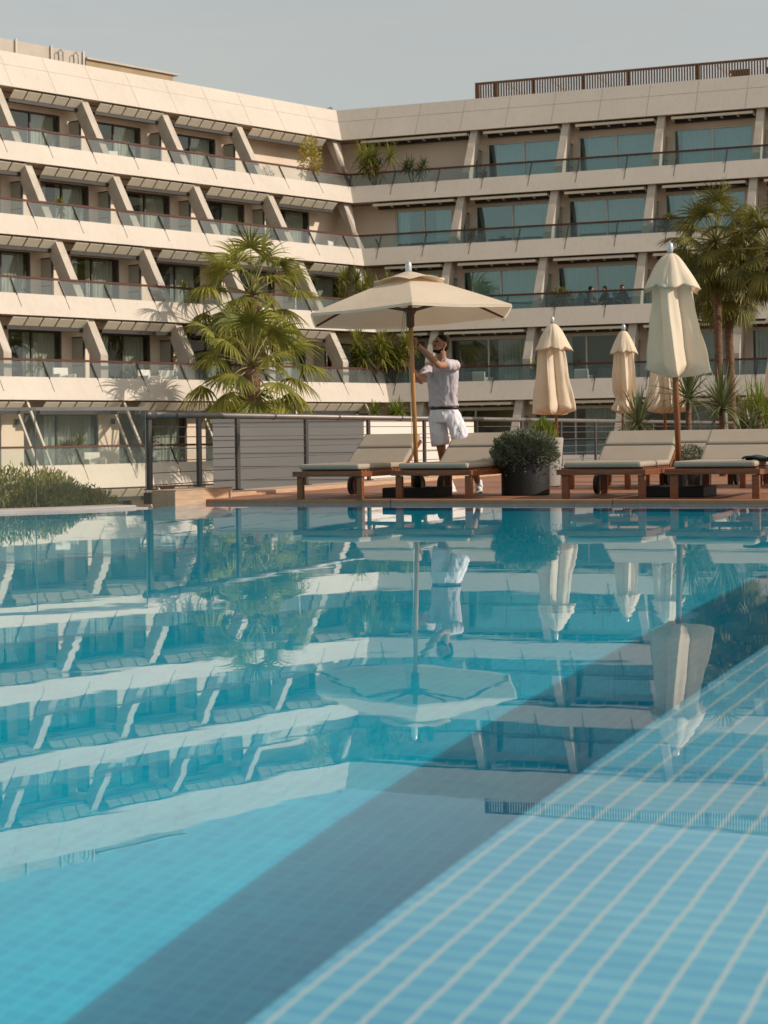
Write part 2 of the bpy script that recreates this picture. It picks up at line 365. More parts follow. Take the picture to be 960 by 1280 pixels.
for wi, W in enumerate((LW, RW)):
    left = wi == 0
    rm = MB(); W.box(rm, None, UEND, -.25, 0, ZB[0], ZT[0], True)
    fas = hb(rm, 'roof_fascia', M['render'])
    jm = MB(); zj = ZB[0] + .98
    W.box(jm, None, UEND, 0.004, .008, zj - .008, zj + .008, True)
    for i in range(16):
        u = 2.2 + i * 2.19
        W.box(jm, u - .008, u + .008, .004, .008, ZB[0] + .03, ZT[0] - .03, True)
    hb(jm, 'panel_joint', M['pier'], fas)
    rf = MB(); W.box(rf, None, UEND, -16, -.25, ZT[0] - .5, ZT[0] - .25); hb(rf, 'roof', M['roofpanel'])
    bk = MB(); W.box(bk, None, UEND, -14, -13.8, -5.6, ZT[0] - .5); W.box(bk, UEND, UEND + .2, -14, T_ * (Z0 - ZT[1]) - 1, ZB[1], ZT[0] - .3)
    for k in range(2, 7): W.box(bk, UEND, UEND + .2, -14, T_ * (Z0 - ZT[k]) - 1, ZB[k], ZB[k - 1])
    hb(bk, 'end_wall', M['render_wall'])
    for k in range(1, 7):
        nw = nwall(k); fz = ZB[k] + .35; cz = ZB[k - 1]
        no = T_ * (Z0 - ZT[k])
        # band of the balcony
        b = MB(); W.box(b, None, UEND, -.2, 0, ZB[k], ZT[k], True); band = hb(b, 'balcony_band', M['render'])
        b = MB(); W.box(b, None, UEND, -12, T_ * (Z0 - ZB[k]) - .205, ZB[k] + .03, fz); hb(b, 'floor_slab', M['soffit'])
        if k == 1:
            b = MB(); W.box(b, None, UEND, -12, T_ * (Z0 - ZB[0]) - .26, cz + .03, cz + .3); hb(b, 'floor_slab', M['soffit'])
        # balustrade
        rl = MB(); a_, e_ = W.P(None, -.06, ZT[k] + .63, True), W.P(UEND, -.06, ZT[k] + .63, True)
        rl.bar(a_, e_, .11, .075); rail = hb(rl, 'handrail', M['handrail'])
        gl = MB()
        gl.quad(W.P(None, -.06, ZT[k], True), W.P(UEND, -.06, ZT[k], True), W.P(UEND, -.06, ZT[k] + .59, True), W.P(None, -.06, ZT[k] + .59, True))
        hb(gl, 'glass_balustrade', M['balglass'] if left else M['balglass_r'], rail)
        fall = MB()
        for i in range(16):
            u = 1.6 + 2.19 * i
            if u > UEND: break
            fn = MB() if k <= 3 else fall
            W.box(fn, u - .02, u + .02, -.04, .03, ZT[k] - .06, ZT[k] + .56, True)
            W.box(fn, u - .009, u + .009, .002, .010, ZB[k] + .30, ZT[k] - .05, True)
            if k <= 3: hb(fn, 'balustrade_fin', M['dark'], rail)
        if k > 3: hb(fall, 'balustrade_fin', M['dark'], rail)['kind'] = 'stuff'
        # piers
        for i, u in enumerate(PU):
            p = MB()
            if left and k >= 5:
                for dn in (-.95, -.2):
                    W.box(p, u - .04, u + .04, dn - .04, dn + .04, fz, cz, True)
                hb(p, 'strut_frame', M['render']); continue
            if k == 4:
                zm = fz + (cz - fz) * .5
                W.box(p, u - .17, u + .17, -.88, -.22, zm, cz, True)
                nA = T_ * (Z0 - zm)
                W.box(p, u - .17, u + .17, nA - .88, nA - .22, fz, zm)
            else: W.box(p, u - .17, u + .17, -.88, -.22, fz, cz, True)
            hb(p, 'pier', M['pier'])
            d = MB(); ztop = fz + 2.05
            W.box(d, u - .03, u + .03, nw + .02, T_ * (Z0 - ztop) - 1.0, fz, ztop)
            hb(d, 'divider_screen', M['frost'])
            d2 = MB(); W.box(d2, u - .04, u + .04, nw + .02, T_ * (Z0 - ztop) - 1.0, ztop, ztop + .05)
            W.box(d2, u - .04, u + .04, nw + .02, T_ * (Z0 - ztop) - 1.0, fz + 1.0, fz + 1.04)
            nf_ = T_ * (Z0 - ztop) - 1.0; W.box(d2, u - .042, u + .042, nf_ - .02, nf_ + .03, fz, ztop + .052)
            hb(d2, 'screen_frame', M['framedark'])
        # corner post
        p = MB(); W.box(p, None, W.c * (T_ * (Z0 - cz)) + .35, -.75, -.3, fz, cz, True)
        if k in (1, 2, 3) and (left or k > 9): hb(p, 'pier', M['pier'])
        # window wall
        bays = [(None, PU[0])] + [(PU[i], PU[i + 1]) for i in range(len(PU) - 1)]
        wl = MB(); head = fz + (2.3 if left else 2.42)
        cur = None
        opens = []
        for bi, (ua, ub) in enumerate(bays):
            if bi == 0:
                if k == 1: continue
                cuv = W.c * nw
                opens.append((max(cuv + .7, 3.6), 6.4, bi))
            elif left: opens.append((ua + .5, ua + (3.2 if k == 1 else 2.95), bi)) if k < 5 else opens.append((ua + .3, ua + 3.7, bi))
            else: opens.append((ua + .3, ua + 3.85, bi))
        for (o0, o1, bi) in opens:
            W.box(wl, cur, o0, nw - .2, nw, fz, cz); W.box(wl, o0, o1, nw - .2, nw, head, cz); cur = o1
        W.box(wl, cur, UEND, nw - .2, nw, fz, cz)
        hb(wl, 'window_wall', M['render_wall'])
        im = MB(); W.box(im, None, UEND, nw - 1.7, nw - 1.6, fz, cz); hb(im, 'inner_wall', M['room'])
        fm = M['framedark'] if left else M['framelight']
        for (o0, o1, bi) in opens:
            f = MB(); t = .07
            W.box(f, o0 + .002, o1 - .002, nw - .16, nw - .04, head - t, head - .002); W.box(f, o0 + .002, o1 - .002, nw - .16, nw - .04, fz + .002, fz + t)
            W.box(f, o0 + .002, o0 + t, nw - .16, nw - .04, fz + t, head - t); W.box(f, o1 - t, o1 - .002, nw - .16, nw - .04, fz + t, head - t)
            um = o0 + (o1 - o0) * (.5 if not left else .55)
            W.box(f, um - .035, um + .035, nw - .16, nw - .05, fz + t, head - t)
            wn = hb(f, 'window', fm)
            pn = MB(); pn.quad(W.P(o0 + t, nw - .1, fz + t, 0), W.P(o1 - t, nw - .1, fz + t, 0), W.P(o1 - t, nw - .1, head - t, 0), W.P(o0 + t, nw - .1, head - t, 0))
            hb(pn, 'pane', M['pane'] if (left or k > 3) else M['pane_teal'], wn)
            # curtains
            ct = MB(); r = R()
            wd = o1 - o0
            if left: spans = [(o0 + .1, o0 + wd * U(.4, .7))] + ([(o1 - wd * U(.15, .3), o1 - .08)] if R() < .7 else [])
            elif k <= 3: spans = [(o0 + .35, o1 - .08)] if r < .6 else ([(o0 + wd * .48, o1 - .08)] if r < .85 else [(o0 + .1, o0 + .6), (o1 - .9, o1 - .1)])
            else: spans = [(o0 + .1, o0 + wd * .3)] if r < .5 else [(o1 - wd * .4, o1 - .1)]
            for (c0_, c1_) in spans:
                nseg = max(6, int((c1_ - c0_) / .035)); lo, hi = [], []
                for j in range(nseg + 1):
                    u = c0_ + (c1_ - c0_) * j / nseg; dn = .05 * sin(j * 1.35) + .02 * sin(j * .41)
                    lo.append(W.P(u, nw - .33 + dn, fz + .03, 0)); hi.append(W.P(u, nw - .33 + dn * .6, head, 0))
                ct.loft([lo, hi], cap=False, closed=False)
            if spans: hb(ct, 'curtain', M['curtain'] if left else M['curtain2'], wn, True)
            if bi > 0 and k < 6 and (left or (bi + k) % 2):
                lm = MB(); q = W.P(o1 + .35, nw + .09, fz + 2.0, 0); lm.lathe([(.075, -.1), (.085, 0), (.075, .1)], q, 10)
                hb(lm, 'wall_lamp', M['dark'])
        # sun canopy between the piers
        for bi, (ua, ub) in enumerate(bays):
            nb = T_ * (Z0 - cz)
            s0 = (W.c * nb + .9) if ua is None else ua + (.1 if left else .45); s1 = ub - (.75 if left else .35)
            if ua is None and s1 - s0 < 1: continue
            zc = cz - .06; c = MB()
            ncell = max(3, int(round((s1 - s0) / .72)))
            def sl(mb, a0, a1, n0, n1, th, off=0.):      # a board that drops towards the wall
                h0, h1 = (zc - sd_ * (nb - .12 - n0) + off), (zc - sd_ * (nb - .12 - n1) + off)
                mb.hexa([W.P(a0, n0, h0 - th, 0), W.P(a1, n0, h0 - th, 0), W.P(a1, n1, h1 - th, 0), W.P(a0, n1, h1 - th, 0),
                         W.P(a0, n0, h0, 0), W.P(a1, n0, h0, 0), W.P(a1, n1, h1, 0), W.P(a0, n1, h1, 0)])
            sd_ = .95 if left else .2
            if left:
                for j in range(ncell):
                    q0 = s0 + (s1 - s0) * j / ncell; q1 = s0 + (s1 - s0) * (j + 1) / ncell
                    sl(c, q0 + .035, q1 - .035, nb - .40, nb - .12, .03)
            else:
                W.box(c, s0, s1, nb - .3, nb - .18, zc - .13, zc - .02)
                for j in range(ncell + 1):
                    q0 = s0 + (s1 - s0) * j / ncell
                    sl(c, q0 - .045, q0 + .045, nb - .7, nb - .302, .05)
            cn = hb(c, 'sun_canopy', M['slat'])
            c = MB()
            if left: W.box(c, s0, s1, nb - .62, nb - .42, zc - .44, zc - .31)
            else: sl(c, s0 + .02, s1 - .02, nb - .85, nb - .31, .02, .03); W.box(c, s0, s1, nb - .95, nb - .86, zc - .22, zc - .08)
            hb(c, 'canopy_beam', M['dark'], cn)

# roof furniture
def wthing(name, W, u, n, label, cat, group=None):
    o = empty(name, W.P(u, n, Z0, False), 0, label, cat, group); return o
def wpart(mb, name, m, root, smooth=False):
    o = mb.build(name, m, None, smooth); o.parent = root; o.location = -root.location; return o
r = wthing('roof_screen', RW, 14, -.6, 'brown wooden slatted screen standing on the roof edge of the right wing', 'wooden screen')
s = MB(); u = 6.85
zb_, zt_ = Z0 - .25, Z0 + .86
while u < UEND:
    RW.box(s, u - .034, u + .034, -.64, -.6, zb_, zt_); u += .125
wpart(s, 'slats', M['pergola'], r)
s = MB(); RW.box(s, 6.8, UEND, -.72, -.645, zt_ - .1, zt_); wpart(s, 'top_rail', M['pergola'], r)
for u in [6.9, 7.8, 9.6, 12., 14.1, 17.3, 20.7, 24., 27.3, 30.6]:
    s = MB(); RW.box(s, u - .08, u + .08, -.85, -.725, zb_, zt_ - .02); wpart(s, 'post', M['pergola'], r)
for u in (8.3, 10.4, 12.6, 18.1, 21.5):
    s = MB(); s.bar(RW.P(u, -.95, zt_ - .1, 0), RW.P(u + 1.1, -1.6, zb_ + .15, 0), .07, .09); wpart(s, 'brace', M['slat'], r)
for u in (18.6, 20.2):
    s = MB(); RW.box(s, u, u + .9, -1.5, -1.3, zb_, Z0 + .55); wpart(s, 'panel_board', M['pergola'], r)
r = wthing('roof_windscreen', LW, 20, -.8, 'pale framed windscreen panels on the roof edge of the left wing', 'windscreen')
s = MB(); LW.box(s, 14.7, UEND, -.9, -.86, Z0 - .25, Z0 + .72); wpart(s, 'panel', M['roofpanel'], r)
for u in [14.7, 16.4, 18.2, 20.2, 21.9, 23.6, 25.3, 27]:
    s = MB(); LW.box(s, u - .04, u + .04, -.86, -.78, Z0 - .25, Z0 + .8); wpart(s, 'post', M['wall_panel'], r)
s = MB()
for u in (15.2, 16.):
    s.tube([LW.P(u - .12, -.7, Z0 - .2, 0), LW.P(u - .12, -.7, Z0 + .56, 0), LW.P(u, -.7, Z0 + .66, 0), LW.P(u + .12, -.7, Z0 + .56, 0), LW.P(u + .12, -.7, Z0 - .2, 0)], .02, 6)
wpart(s, 'ladder_rail', M['postmetal'], r)
r = wthing('roof_slab_box', LW, 14, -2, 'flat brown topped plant housing on the roof of the left wing', 'roof housing')
s = MB(); LW.box(s, 9.6, 14.5, -3.2, -.9, Z0 + .1, Z0 + .5); wpart(s, 'slab', M['roofslab'], r)
s = MB(); LW.box(s, 9.3, 14.5, -3.3, -.8, Z0 + .5, Z0 + .58); wpart(s, 'cover', M['roofpanel'], r)
s = MB(); LW.box(s, 10, 14., -3., -1.6, Z0 - .25, Z0); wpart(s, 'base', M['dark'], r)
r = wthing('roof_pipe', LW, 2.5, -1, 'pale horizontal pipe lying on the roof by the corner of the wings', 'pipe')
s = MB(); s.tube([LW.P(-.4, -1.0, Z0 + .12, 0), LW.P(3.2, -1.0, Z0 + .1, 0)], .13, 10); wpart(s, 'pipe', M['wall_panel'], r, True)
s = MB(); s.tube([LW.P(-.45, -1.0, Z0 - .24, 0), LW.P(-.45, -1.0, Z0 + .2, 0), LW.P(-.7, -1., Z0 + .3, 0)], .1, 8); wpart(s, 'valve', M['railmetal'], r, True)

# ------------------------------------------------------------------ plants
def leafstrip(mb, p, d, L, w, droop, side, nseg=3, w0=.6):
    """tapering leaf: p start, d direction, L length, side = width direction"""
    pts = []; q = V(p); dd = V(d).normalized()
    for i in range(nseg + 1):
        t = i / nseg
        ww = w * (w0 + (1 - w0) * min(1, t * 2.5)) * (1 - t ** 2.2)
        s_ = (side - dd * side.dot(dd)).normalized() * ww * .5
        pts.append((q - s_, q + s_)); q = q + dd * (L / nseg); dd = (dd + V((0, 0, -droop / nseg))).normalized()
    b = len(mb.v)
    for a, c in pts: mb.v.append(tuple(a)); mb.v.append(tuple(c))
    for i in range(nseg): mb.f.append((b + 2 * i, b + 2 * i + 1, b + 2 * i + 3, b + 2 * i + 2))
def fan_frond(mb, pm, c, az, el, plen, blade, nseg, sag):
    d = V((cos(az) * cos(el), sin(az) * cos(el), sin(el))); pts = [V(c)]; q = V(c)
    for i in range(5):
        q = q + d * plen / 5; d = (d + V((0, 0, -sag * .7 / 5))).normalized(); pts.append(q.copy())
    pm.tube(pts, [.035, .03, .026, .022, .02, .018], 5)
    hang = U(0, .9); side = d.cross(V((0, 0, 1)))
    side = side.normalized() if side.length > .05 else V((-sin(az), cos(az), 0))
    nrm = side.cross(d).normalized(); tw = U(-.5, .5)
    side = (side * cos(tw) + nrm * sin(tw)).normalized(); nrm = side.cross(d).normalized()
    for j in range(nseg):
        a = radians(-112 + 224 * (j + .5) / nseg) + U(-.03, .03)
        dd = (d * cos(a) + side * sin(a) + nrm * (.22 * cos(a) - .1)).normalized()
        L = blade * (.78 + .22 * cos(a * .8)) * U(.88, 1.06)
        wdir = (d * -sin(a) + side * cos(a) + nrm * (.35 if j % 2 else -.35)).normalized()
        leafstrip(mb, q + dd * .02, dd, L, blade * .07, U(.5, 1.4) + hang, wdir, 6, .22)
def fan_palm(name, base, h, rad, label, n=34, lean=(0, 0), trunk_r=.2, dark=False, seed=1, skirt=8, upmax=80):
    random.seed(seed)
    root = empty(name, base, 0, label, 'palm tree', None)
    top = V((lean[0], lean[1], h)); tm = MB(); pts, rr = [], []
    for i in range(int(h * 5) + 1):
        t = i / int(h * 5); pts.append(V((lean[0] * t, lean[1] * t, h * t)))
        rr.append(trunk_r * (1.15 - .25 * t) * (1.06 if i % 2 else .95) * (1.25 if t > .9 else 1))
    tm.tube(pts, rr, 12)
    for i in range(60):       # leaf bases
        a = i * 2.4; z = h - .9 * (i / 60); d = V((cos(a), sin(a), 0))
        leafstrip(tm, V((lean[0], lean[1], z)) + d * trunk_r * .8, d + V((0, 0, 1.4)), .28, .12, .0, V((-sin(a), cos(a), 0)), 2, 1)
    tm.build('trunk', M['trunk'], root, True)
    lm, pm = MB(), MB()
    for i in range(n):
        t = (i + .5) / n; az = i * 2.39996 + U(-.2, .2); el = radians(upmax - (upmax + 50) * t ** .85) + U(-.1, .1)
        fan_frond(lm, pm, top + V((0, 0, .15 * (1 - t))), az, el, rad * U(.46, .62), rad * U(.38, .48), 28, .35 + .5 * t)
    for i in range(skirt):
        az = i * 2.39996 + 1; fan_frond(lm, pm, top - V((0, 0, .2)), az, radians(-50 + U(-15, 10)), rad * .4, rad * .42, 18, .8)
    cr = lm.build('crown', M['leaf_palm_dark'] if dark else M['leaf_palm'], root, fix=False)
    pm.build('petioles', M['petiole'], cr, True)
    return root
GZ = -5.6
def at(px, d, z): return V(((px - 480) * d / 2300., d, z))
def zpx(px, py, d):   # height of a pixel at distance d
    dx, dy = px - 480, py - 543.86; rl = radians(.75)
    return CAMH - (dx * sin(rl) + dy * cos(rl)) * d / 2300.
fan_palm('fan_palm', at(309, 72, GZ), zpx(309, 372, 72) - GZ, 3.25, 'taller fan palm before the left wing, the upper of two stacked crowns', 28, (.25, 0), .27, seed=3, skirt=2)
fan_palm('fan_palm', at(318, 67, GZ), zpx(318, 462, 67) - GZ, 3.2, 'shorter fan palm before the left wing, its crown just above the railing', 28, (-.1, 0), .29, seed=9, skirt=2)
fan_palm('fan_palm', at(905, 60, GZ), zpx(899, 306, 60) - GZ, 2.1, 'tall fan palm with a dense shaggy crown behind the big closed umbrella', 44, (-.2, 0), .14, seed=5, skirt=22, dark=True)
fan_palm('fan_palm', at(922, 62, GZ), zpx(922, 348, 62) - GZ, 2.1, 'fan palm with a dark ragged crown leaning beside the taller palm on the right', 34, (-.3, 0), .15, seed=6, skirt=18, dark=True)
fan_palm('fan_palm', at(975, 58, GZ), zpx(968, 316, 58) - GZ, 2.1, 'fan palm at the far right edge with its trunk outside the view', 36, (-.2, 0), .15, seed=8, skirt=14, dark=True)

def leaf_cloud(mb, c, rx, ry, rz_, n, size, up=.5, lower=-.3, shell=.55):
    c = V(c)
    for i in range(n):
        while True:
            d = V((U(-1, 1), U(-1, 1), U(lower, 1)))
            if .001 < d.length < 1: break
        d = d.normalized() * (U(shell ** 3, 1) ** (1 / 3.))
        k = 1 + .10 * sin(d.x * 7 + c.x * 3) * cos(d.y * 6 + 1) + .06 * sin(d.z * 9 + d.x * 11)
        p = c + V((d.x * rx * k, d.y * ry * k, d.z * rz_ * k))
        dd = (d + V((U(-.7, .7), U(-.7, .7), U(-.3, .8) * up * 2))).normalized()
        leafstrip(mb, p, dd, size * U(.7, 1.4), size * .42, U(0, .5), V((U(-1, 1), U(-1, 1), U(-1, 1))), 2, .7)
def pot(mb, r0, r1, h, n=40):
    mb.lathe([(r0 - .015, 0), (r0, .012), (r1, h - .015), (r1 - .008, h), (r1 - .03, h), (r1 - .034, h - .05)], (0, 0, 0), n)
# black planter with a grey-green dome
pl = AB(-6.14, 19.33, DZ); root = empty('black_planter', pl, 0, 'large black round planter between the loungers', 'planter')
m_ = MB(); pot(m_, .265, .268, .46); o = m_.build('pot', M['black_pot'], root, True); e = o.modifiers.new('es', 'EDGE_SPLIT'); e.split_angle = radians(40)
m_ = MB(); m_.lathe([(.001, .40), (.235, .40)], n=24, cap=False); m_.build('soil', M['soil'], root)
random.seed(21); root = empty('dome_shrub', pl + V((0, 0, .42)), 0, 'grey green rounded shrub spilling over the rim of the black planter', 'shrub')
m_ = MB(); leaf_cloud(m_, (0, 0, .06), .36, .36, .235, 11000, .032, .5, -.4, .6)
for i in range(60):
    a = U(0, 6.28); q = V((cos(a) * .31, sin(a) * .31, .06))
    for j in range(9): leafstrip(m_, q + V((cos(a) * .01 * j, sin(a) * .01 * j, -.026 * j * U(.7, 1.2))), V((U(-1, 1), U(-1, 1), -.3)), .035, .014, .2, V((U(-1, 1), U(-1, 1), .2)), 2, .7)
o = m_.build('foliage', M['leaf_grey'], root, fix=False)
m_ = MB()
for i in range(30):
    a = U(0, 6.28); m_.tube([(0, 0, -.02), (cos(a) * .12, sin(a) * .12, .12), (cos(a) * .22, sin(a) * .22, U(.15, .25))], [.008, .005, .003], 4)
m_.build('stems', M['trunk'], root)
# grey planter behind
p2 = V(((684 - 480) * 23.3 / 2300., 23.3, DZ)); root = empty('grey_planter', p2, 0, 'tall grey tapered planter behind the black planter', 'planter')
m_ = MB(); pot(m_, .15, .205, .62); o = m_.build('pot', M['grey_pot'], root, True); e = o.modifiers.new('es', 'EDGE_SPLIT'); e.split_angle = radians(40)
m_ = MB(); m_.lathe([(.001, .56), (.17, .56)], n=20, cap=False); m_.build('soil', M['soil'], root)
random.seed(22); root = empty('bright_bush', p2 + V((-.05, 0, .57)), 0, 'bright yellow green feathery bush growing in the tall grey planter', 'bush')
m_ = MB()
for i in range(1500):
    a = U(0, 6.28); rr_ = U(0, .17); z = U(0, .26) * (1 - (rr_ / .24) ** 2); leafstrip(m_, (cos(a) * rr_, sin(a) * rr_, z), (cos(a) * .35 * R(), sin(a) * .35 * R(), 1), U(.05, .10), .011, .1, V((U(-1, 1), U(-1, 1), 0)), 2, .7)
m_.build('foliage', M['leaf_bright'], root, fix=False)
# low planter with shrub between the third and fourth lounger
p3 = V(((862 - 480) * 21.6 / 2300., 21.6, DZ)); root = empty('low_planter', p3, 0, 'low dark planter behind the gap between the two right hand loungers', 'planter')
m_ = MB(); pot(m_, .24, .25, .26); m_.build('pot', M['black_pot'], root, True)
m_ = MB(); m_.lathe([(.001, .22), (.21, .22)], n=20, cap=False); m_.build('soil', M['soil'], root)
random.seed(23); root = empty('dome_shrub', p3 + V((0, 0, .24)), 0, 'small grey green shrub in the low planter beside the big umbrella pole', 'shrub')
m_ = MB(); leaf_cloud(m_, (0, 0, .08), .27, .25, .19, 2600, .032, .5, -.4, .5); m_.build('foliage', M['leaf_grey'], root, fix=False)

def yucca(px, d, zc, L, n, label, name='yucca', m='leaf_yucca', w=.035, stems=1, base=DZ, droop=.7, seed=1):
    random.seed(seed); b = V(((px - 480) * d / 2300., d, base)); root = empty(name, b, 0, label, 'yucca' if name == 'yucca' else 'plant')
    tm, lm = MB(), MB()
    for s_ in range(stems):
        ox = V((U(-.25, .25), U(-.2, .2), U(-.15, .1))) if stems > 1 else V((0, 0, 0))
        c = V((0, 0, zc - base)) + ox; tm.tube([(0, 0, 0), c * .5 + ox * .2, c], [.055, .05, .045], 8)
        for i in range(n // stems):
            az = i * 2.39996 + U(-.2, .2); t = i / (n / stems); el = radians(85 - 110 * t) + U(-.12, .12)
            d_ = V((cos(az) * cos(el), sin(az) * cos(el), sin(el)))
            leafstrip(lm, c + d_ * .03, d_, L * U(.85, 1.25), w, droop * (.3 + t), V((-sin(az), cos(az), U(-.3, .3))), 5, .7)
    tm.build('stem', M['trunk'], root, True); lm.build('foliage', M[m], root, fix=False); return root
yucca(903, 27.5, 1.05, .60, 110, 'spiky yucca behind the far right lounger, tallest rosette on a bare stem', seed=1)
yucca(798, 29.5, .82, .62, 90, 'dark spiky yucca between the slim closed umbrella and the big one', seed=2)
yucca(861, 30, 1.25, .70, 80, 'pale spiky yucca half hidden behind the big closed umbrella', seed=3, w=.04)
yucca(946, 31, .98, .62, 150, 'yellowish clump of narrow leaves at the right edge behind the loungers', 'spiky_plant', 'leaf_bright', .03, 3, seed=4, droop=.4)
yucca(925, 29, .62, .42, 70, 'low broad leaved plant behind the right hand lounger by the railing', 'spiky_plant', 'leaf_yucca', .05, 2, seed=5)
yucca(776, 31, .55, .40, 60, 'low spiky plant at the foot of the slim closed umbrella', 'spiky_plant', 'leaf_yucca', .035, 2, seed=6)
# hedge outside the glass fence on the left
for i, (px, d, rx, rz_, lb) in enumerate([(8, 20.6, .85, .50, 'olive green shrub behind the glass fence at the left edge of the photo'),
                                  (60, 21.0, .42, .44, 'olive green shrub behind the glass fence, middle of the three there'),
                                  (104, 21.3, .38, .25, 'low sprawling olive shrub behind the glass fence nearest the wooden box'),
                                  (-60, 20.5, .9, .5, 'olive shrub behind the glass fence outside the view')]):
    if px < 0: continue
    random.seed(40 + i); b = at(px, d, -.3); root = empty('hedge_shrub', b, 0, lb, 'shrub', 'olive shrubs behind the glass fence')
    m_ = MB(); leaf_cloud(m_, (0, 0, .18), rx, .5, rz_, 7000, .05, .9, -.4, .3)
    for k in range(110):
        a = U(-rx, rx) * .9; h = (rz_ + .18) * sqrt(max(.05, 1 - (a / rx) ** 2)) * U(.75, 1.12); q = V((a, U(-.4, .3), h - .15))
        for j in range(12): leafstrip(m_, q + V((U(-.03, .03), U(-.03, .03), j * .016)), V((U(-1, 1), U(-1, 1), .8)), .05, .018, .1, V((U(-1, 1), U(-1, 1), .2)), 2, .7)
    m_.build('foliage', M['leaf_hedge'], root, fix=False)
    m_ = MB()
    for k in range(14):
        a = U(0, 6.28); m_.tube([(0, 0, -.1), (cos(a) * rx * .4, sin(a) * .2, .15), (cos(a) * rx * .7, sin(a) * .3, .3)], [.015, .01, .006], 4)
    m_.build('stems', M['trunk'], root)

# balcony plants: (wing, level, u, n back from the band, height, radius, kind, label)
def balcony_plant(W, k, u, nb, h, r_, m, lb, kind='spiky', seed=0):
    random.seed(100 + seed); fz = ZB[k] + .35; b = W.P(u, T_ * (Z0 - ZT[k]) - nb, fz, False)
    root = empty('balcony_plant', b, 0, lb, 'potted plant', 'potted plants on the balconies')
    m_ = MB(); m_.lathe([(.17, 0), (.22, .35), (.2, .36), (.19, .3)], n=14); m_.build('pot', M['grey_pot'], root, True)
    lm, tm = MB(), MB()
    if kind == 'spiky':
        heads = max(2, int(r_ * 9))
        for s_ in range(heads):
            c = V((U(-r_, r_) * .9, U(-r_, r_) * .6, h * U(.5, .9))); tm.tube([(0, 0, .3), c * .6, c], [.04, .03, .03], 5)
            for i in range(46):
                az = i * 2.4; el = radians(80 - 125 * i / 46); d_ = V((cos(az) * cos(el), sin(az) * cos(el), sin(el)))
                leafstrip(lm, c, d_, U(.6, .95) * (r_ + .2), .075, .8, V((-sin(az), cos(az), .1)), 4, .7)
    else:
        tm.tube([(0, 0, .2), (.05, 0, h * .7)], [.04, .02], 5)
        leaf_cloud(lm, (0, 0, h * .6), r_, r_, h * .42, 900, .13, .7, -1, .2)
    lm.build('foliage', M[m], root, fix=False); tm.build('stem', M['trunk'], root); return root
balcony_plant(LW, 1, 3.6, .7, 2.6, .55, 'leaf_yellow', 'tall yellow leaved plant on the top balcony of the left wing near the corner', 'bushy', 1)
balcony_plant(RW, 1, 2.7, .7, 2.5, .85, 'leaf_palm', 'large dark dracaena in the top corner balcony of the right wing', 'spiky', 2)
balcony_plant(RW, 1, 4.6, .7, 1.7, .5, 'leaf_yucca', 'lower dark plant beside the dracaena in the top corner balcony', 'spiky', 3)
balcony_plant(LW, 3, 4.9, .6, 2.3, .8, 'leaf_palm', 'green spiky plant in the third balcony from the top just left of the open umbrella', 'spiky', 4)
balcony_plant(RW, 3, 4.2, .7, 2.3, .7, 'leaf_palm', 'spiky plant in the third corner balcony directly behind the open umbrella top', 'spiky', 5)
balcony_plant(RW, 4, 5.6, .6, 2.4, .95, 'leaf_palm', 'dense plant in the fourth corner balcony right beside the umbrella pole', 'spiky', 6)
balcony_plant(LW, 4, 5.9, .6, 2.7, .95, 'leaf_palm', 'big bushy plant in the fourth corner balcony between the palms and the umbrella pole', 'spiky', 7)
balcony_plant(LW, 5, 7.0, .5, 2.7, .7, 'leaf_bright', 'light green plant just above the white wall panel left of the umbrella pole', 'spiky', 8)
balcony_plant(RW, 2, 8.1, .7, 1.1, .35, 'leaf_palm_dark', 'small dark plant on the second balcony of the right wing beside its first pier', 'spiky', 9)
balcony_plant(RW, 3, 12.6, .8, 1.3, .5, 'leaf_palm_dark', 'dark leafy plant on the third balcony left of the open doorway', 'bushy', 10)
balcony_plant(RW, 2, 16.9, .8, 1.3, .45, 'leaf_palm_dark', 'dark leafy plant on the second balcony to the left of the right hand palms', 'bushy', 11)
balcony_plant(RW, 1, 8.1, .5, .8, .25, 'leaf_yucca', 'tiny plant on the top right balcony just past the first pier', 'spiky', 12)
balcony_plant(RW, 4, 12.4, .7, 1.2, .4, 'leaf_bright', 'light green plant on the fourth balcony left of the first closed umbrella', 'spiky', 13)
balcony_plant(LW, 2, 19.2, .8, 1.5, .3, 'leaf_palm', 'spiky plant on the second left wing balcony from the top near the left edge', 'spiky', 14)
balcony_plant(LW, 3, 14.6, .8, 1.3, .3, 'leaf_palm', 'small spiky plant on the third left wing balcony from the top', 'spiky', 15)
balcony_plant(LW, 5, 23.2, .9, 1.5, .4, 'leaf_palm_dark', 'dark spiky plant on the fifth left wing balcony behind the glass pool fence', 'spiky', 16)
balcony_plant(LW, 4, 23.5, .8, 1.2, .3, 'leaf_palm', 'small plant on the fourth left wing balcony near the left edge of the photo', 'spiky', 17)

# balcony chairs
def balcony_chair(W, k, u, nb, rz, lb):
    fz = ZB[k] + .35; b = W.P(u, T_ * (Z0 - ZT[k]) - nb, fz, False); root = empty('balcony_chair', b, rz, lb, 'chair', 'white chairs on the balconies')
    m_ = MB(); m_.box(-.3, .3, -.3, .3, .34, .46); m_.build('seat', M['chair'], root, bevel=.03)
    m_ = MB(); m_.box(-.3, .3, .25, .34, .46, .92, Matrix.Rotation(-.12, 4, 'X')); m_.build('backrest', M['chair'], root, bevel=.03)
    for sx in (-1, 1):
        m_ = MB(); m_.box(sx * .3 - .04, sx * .3 + .04, -.28, .3, .46, .64); m_.build('armrest', M['chair'], root, bevel=.02)
    for sx in (-1, 1):
        for sy in (-1, 1):
            m_ = MB(); m_.box(sx * .26 - .025, sx * .26 + .025, sy * .26 - .025, sy * .26 + .025, 0, .34); m_.build('leg', M['framedark'], root)
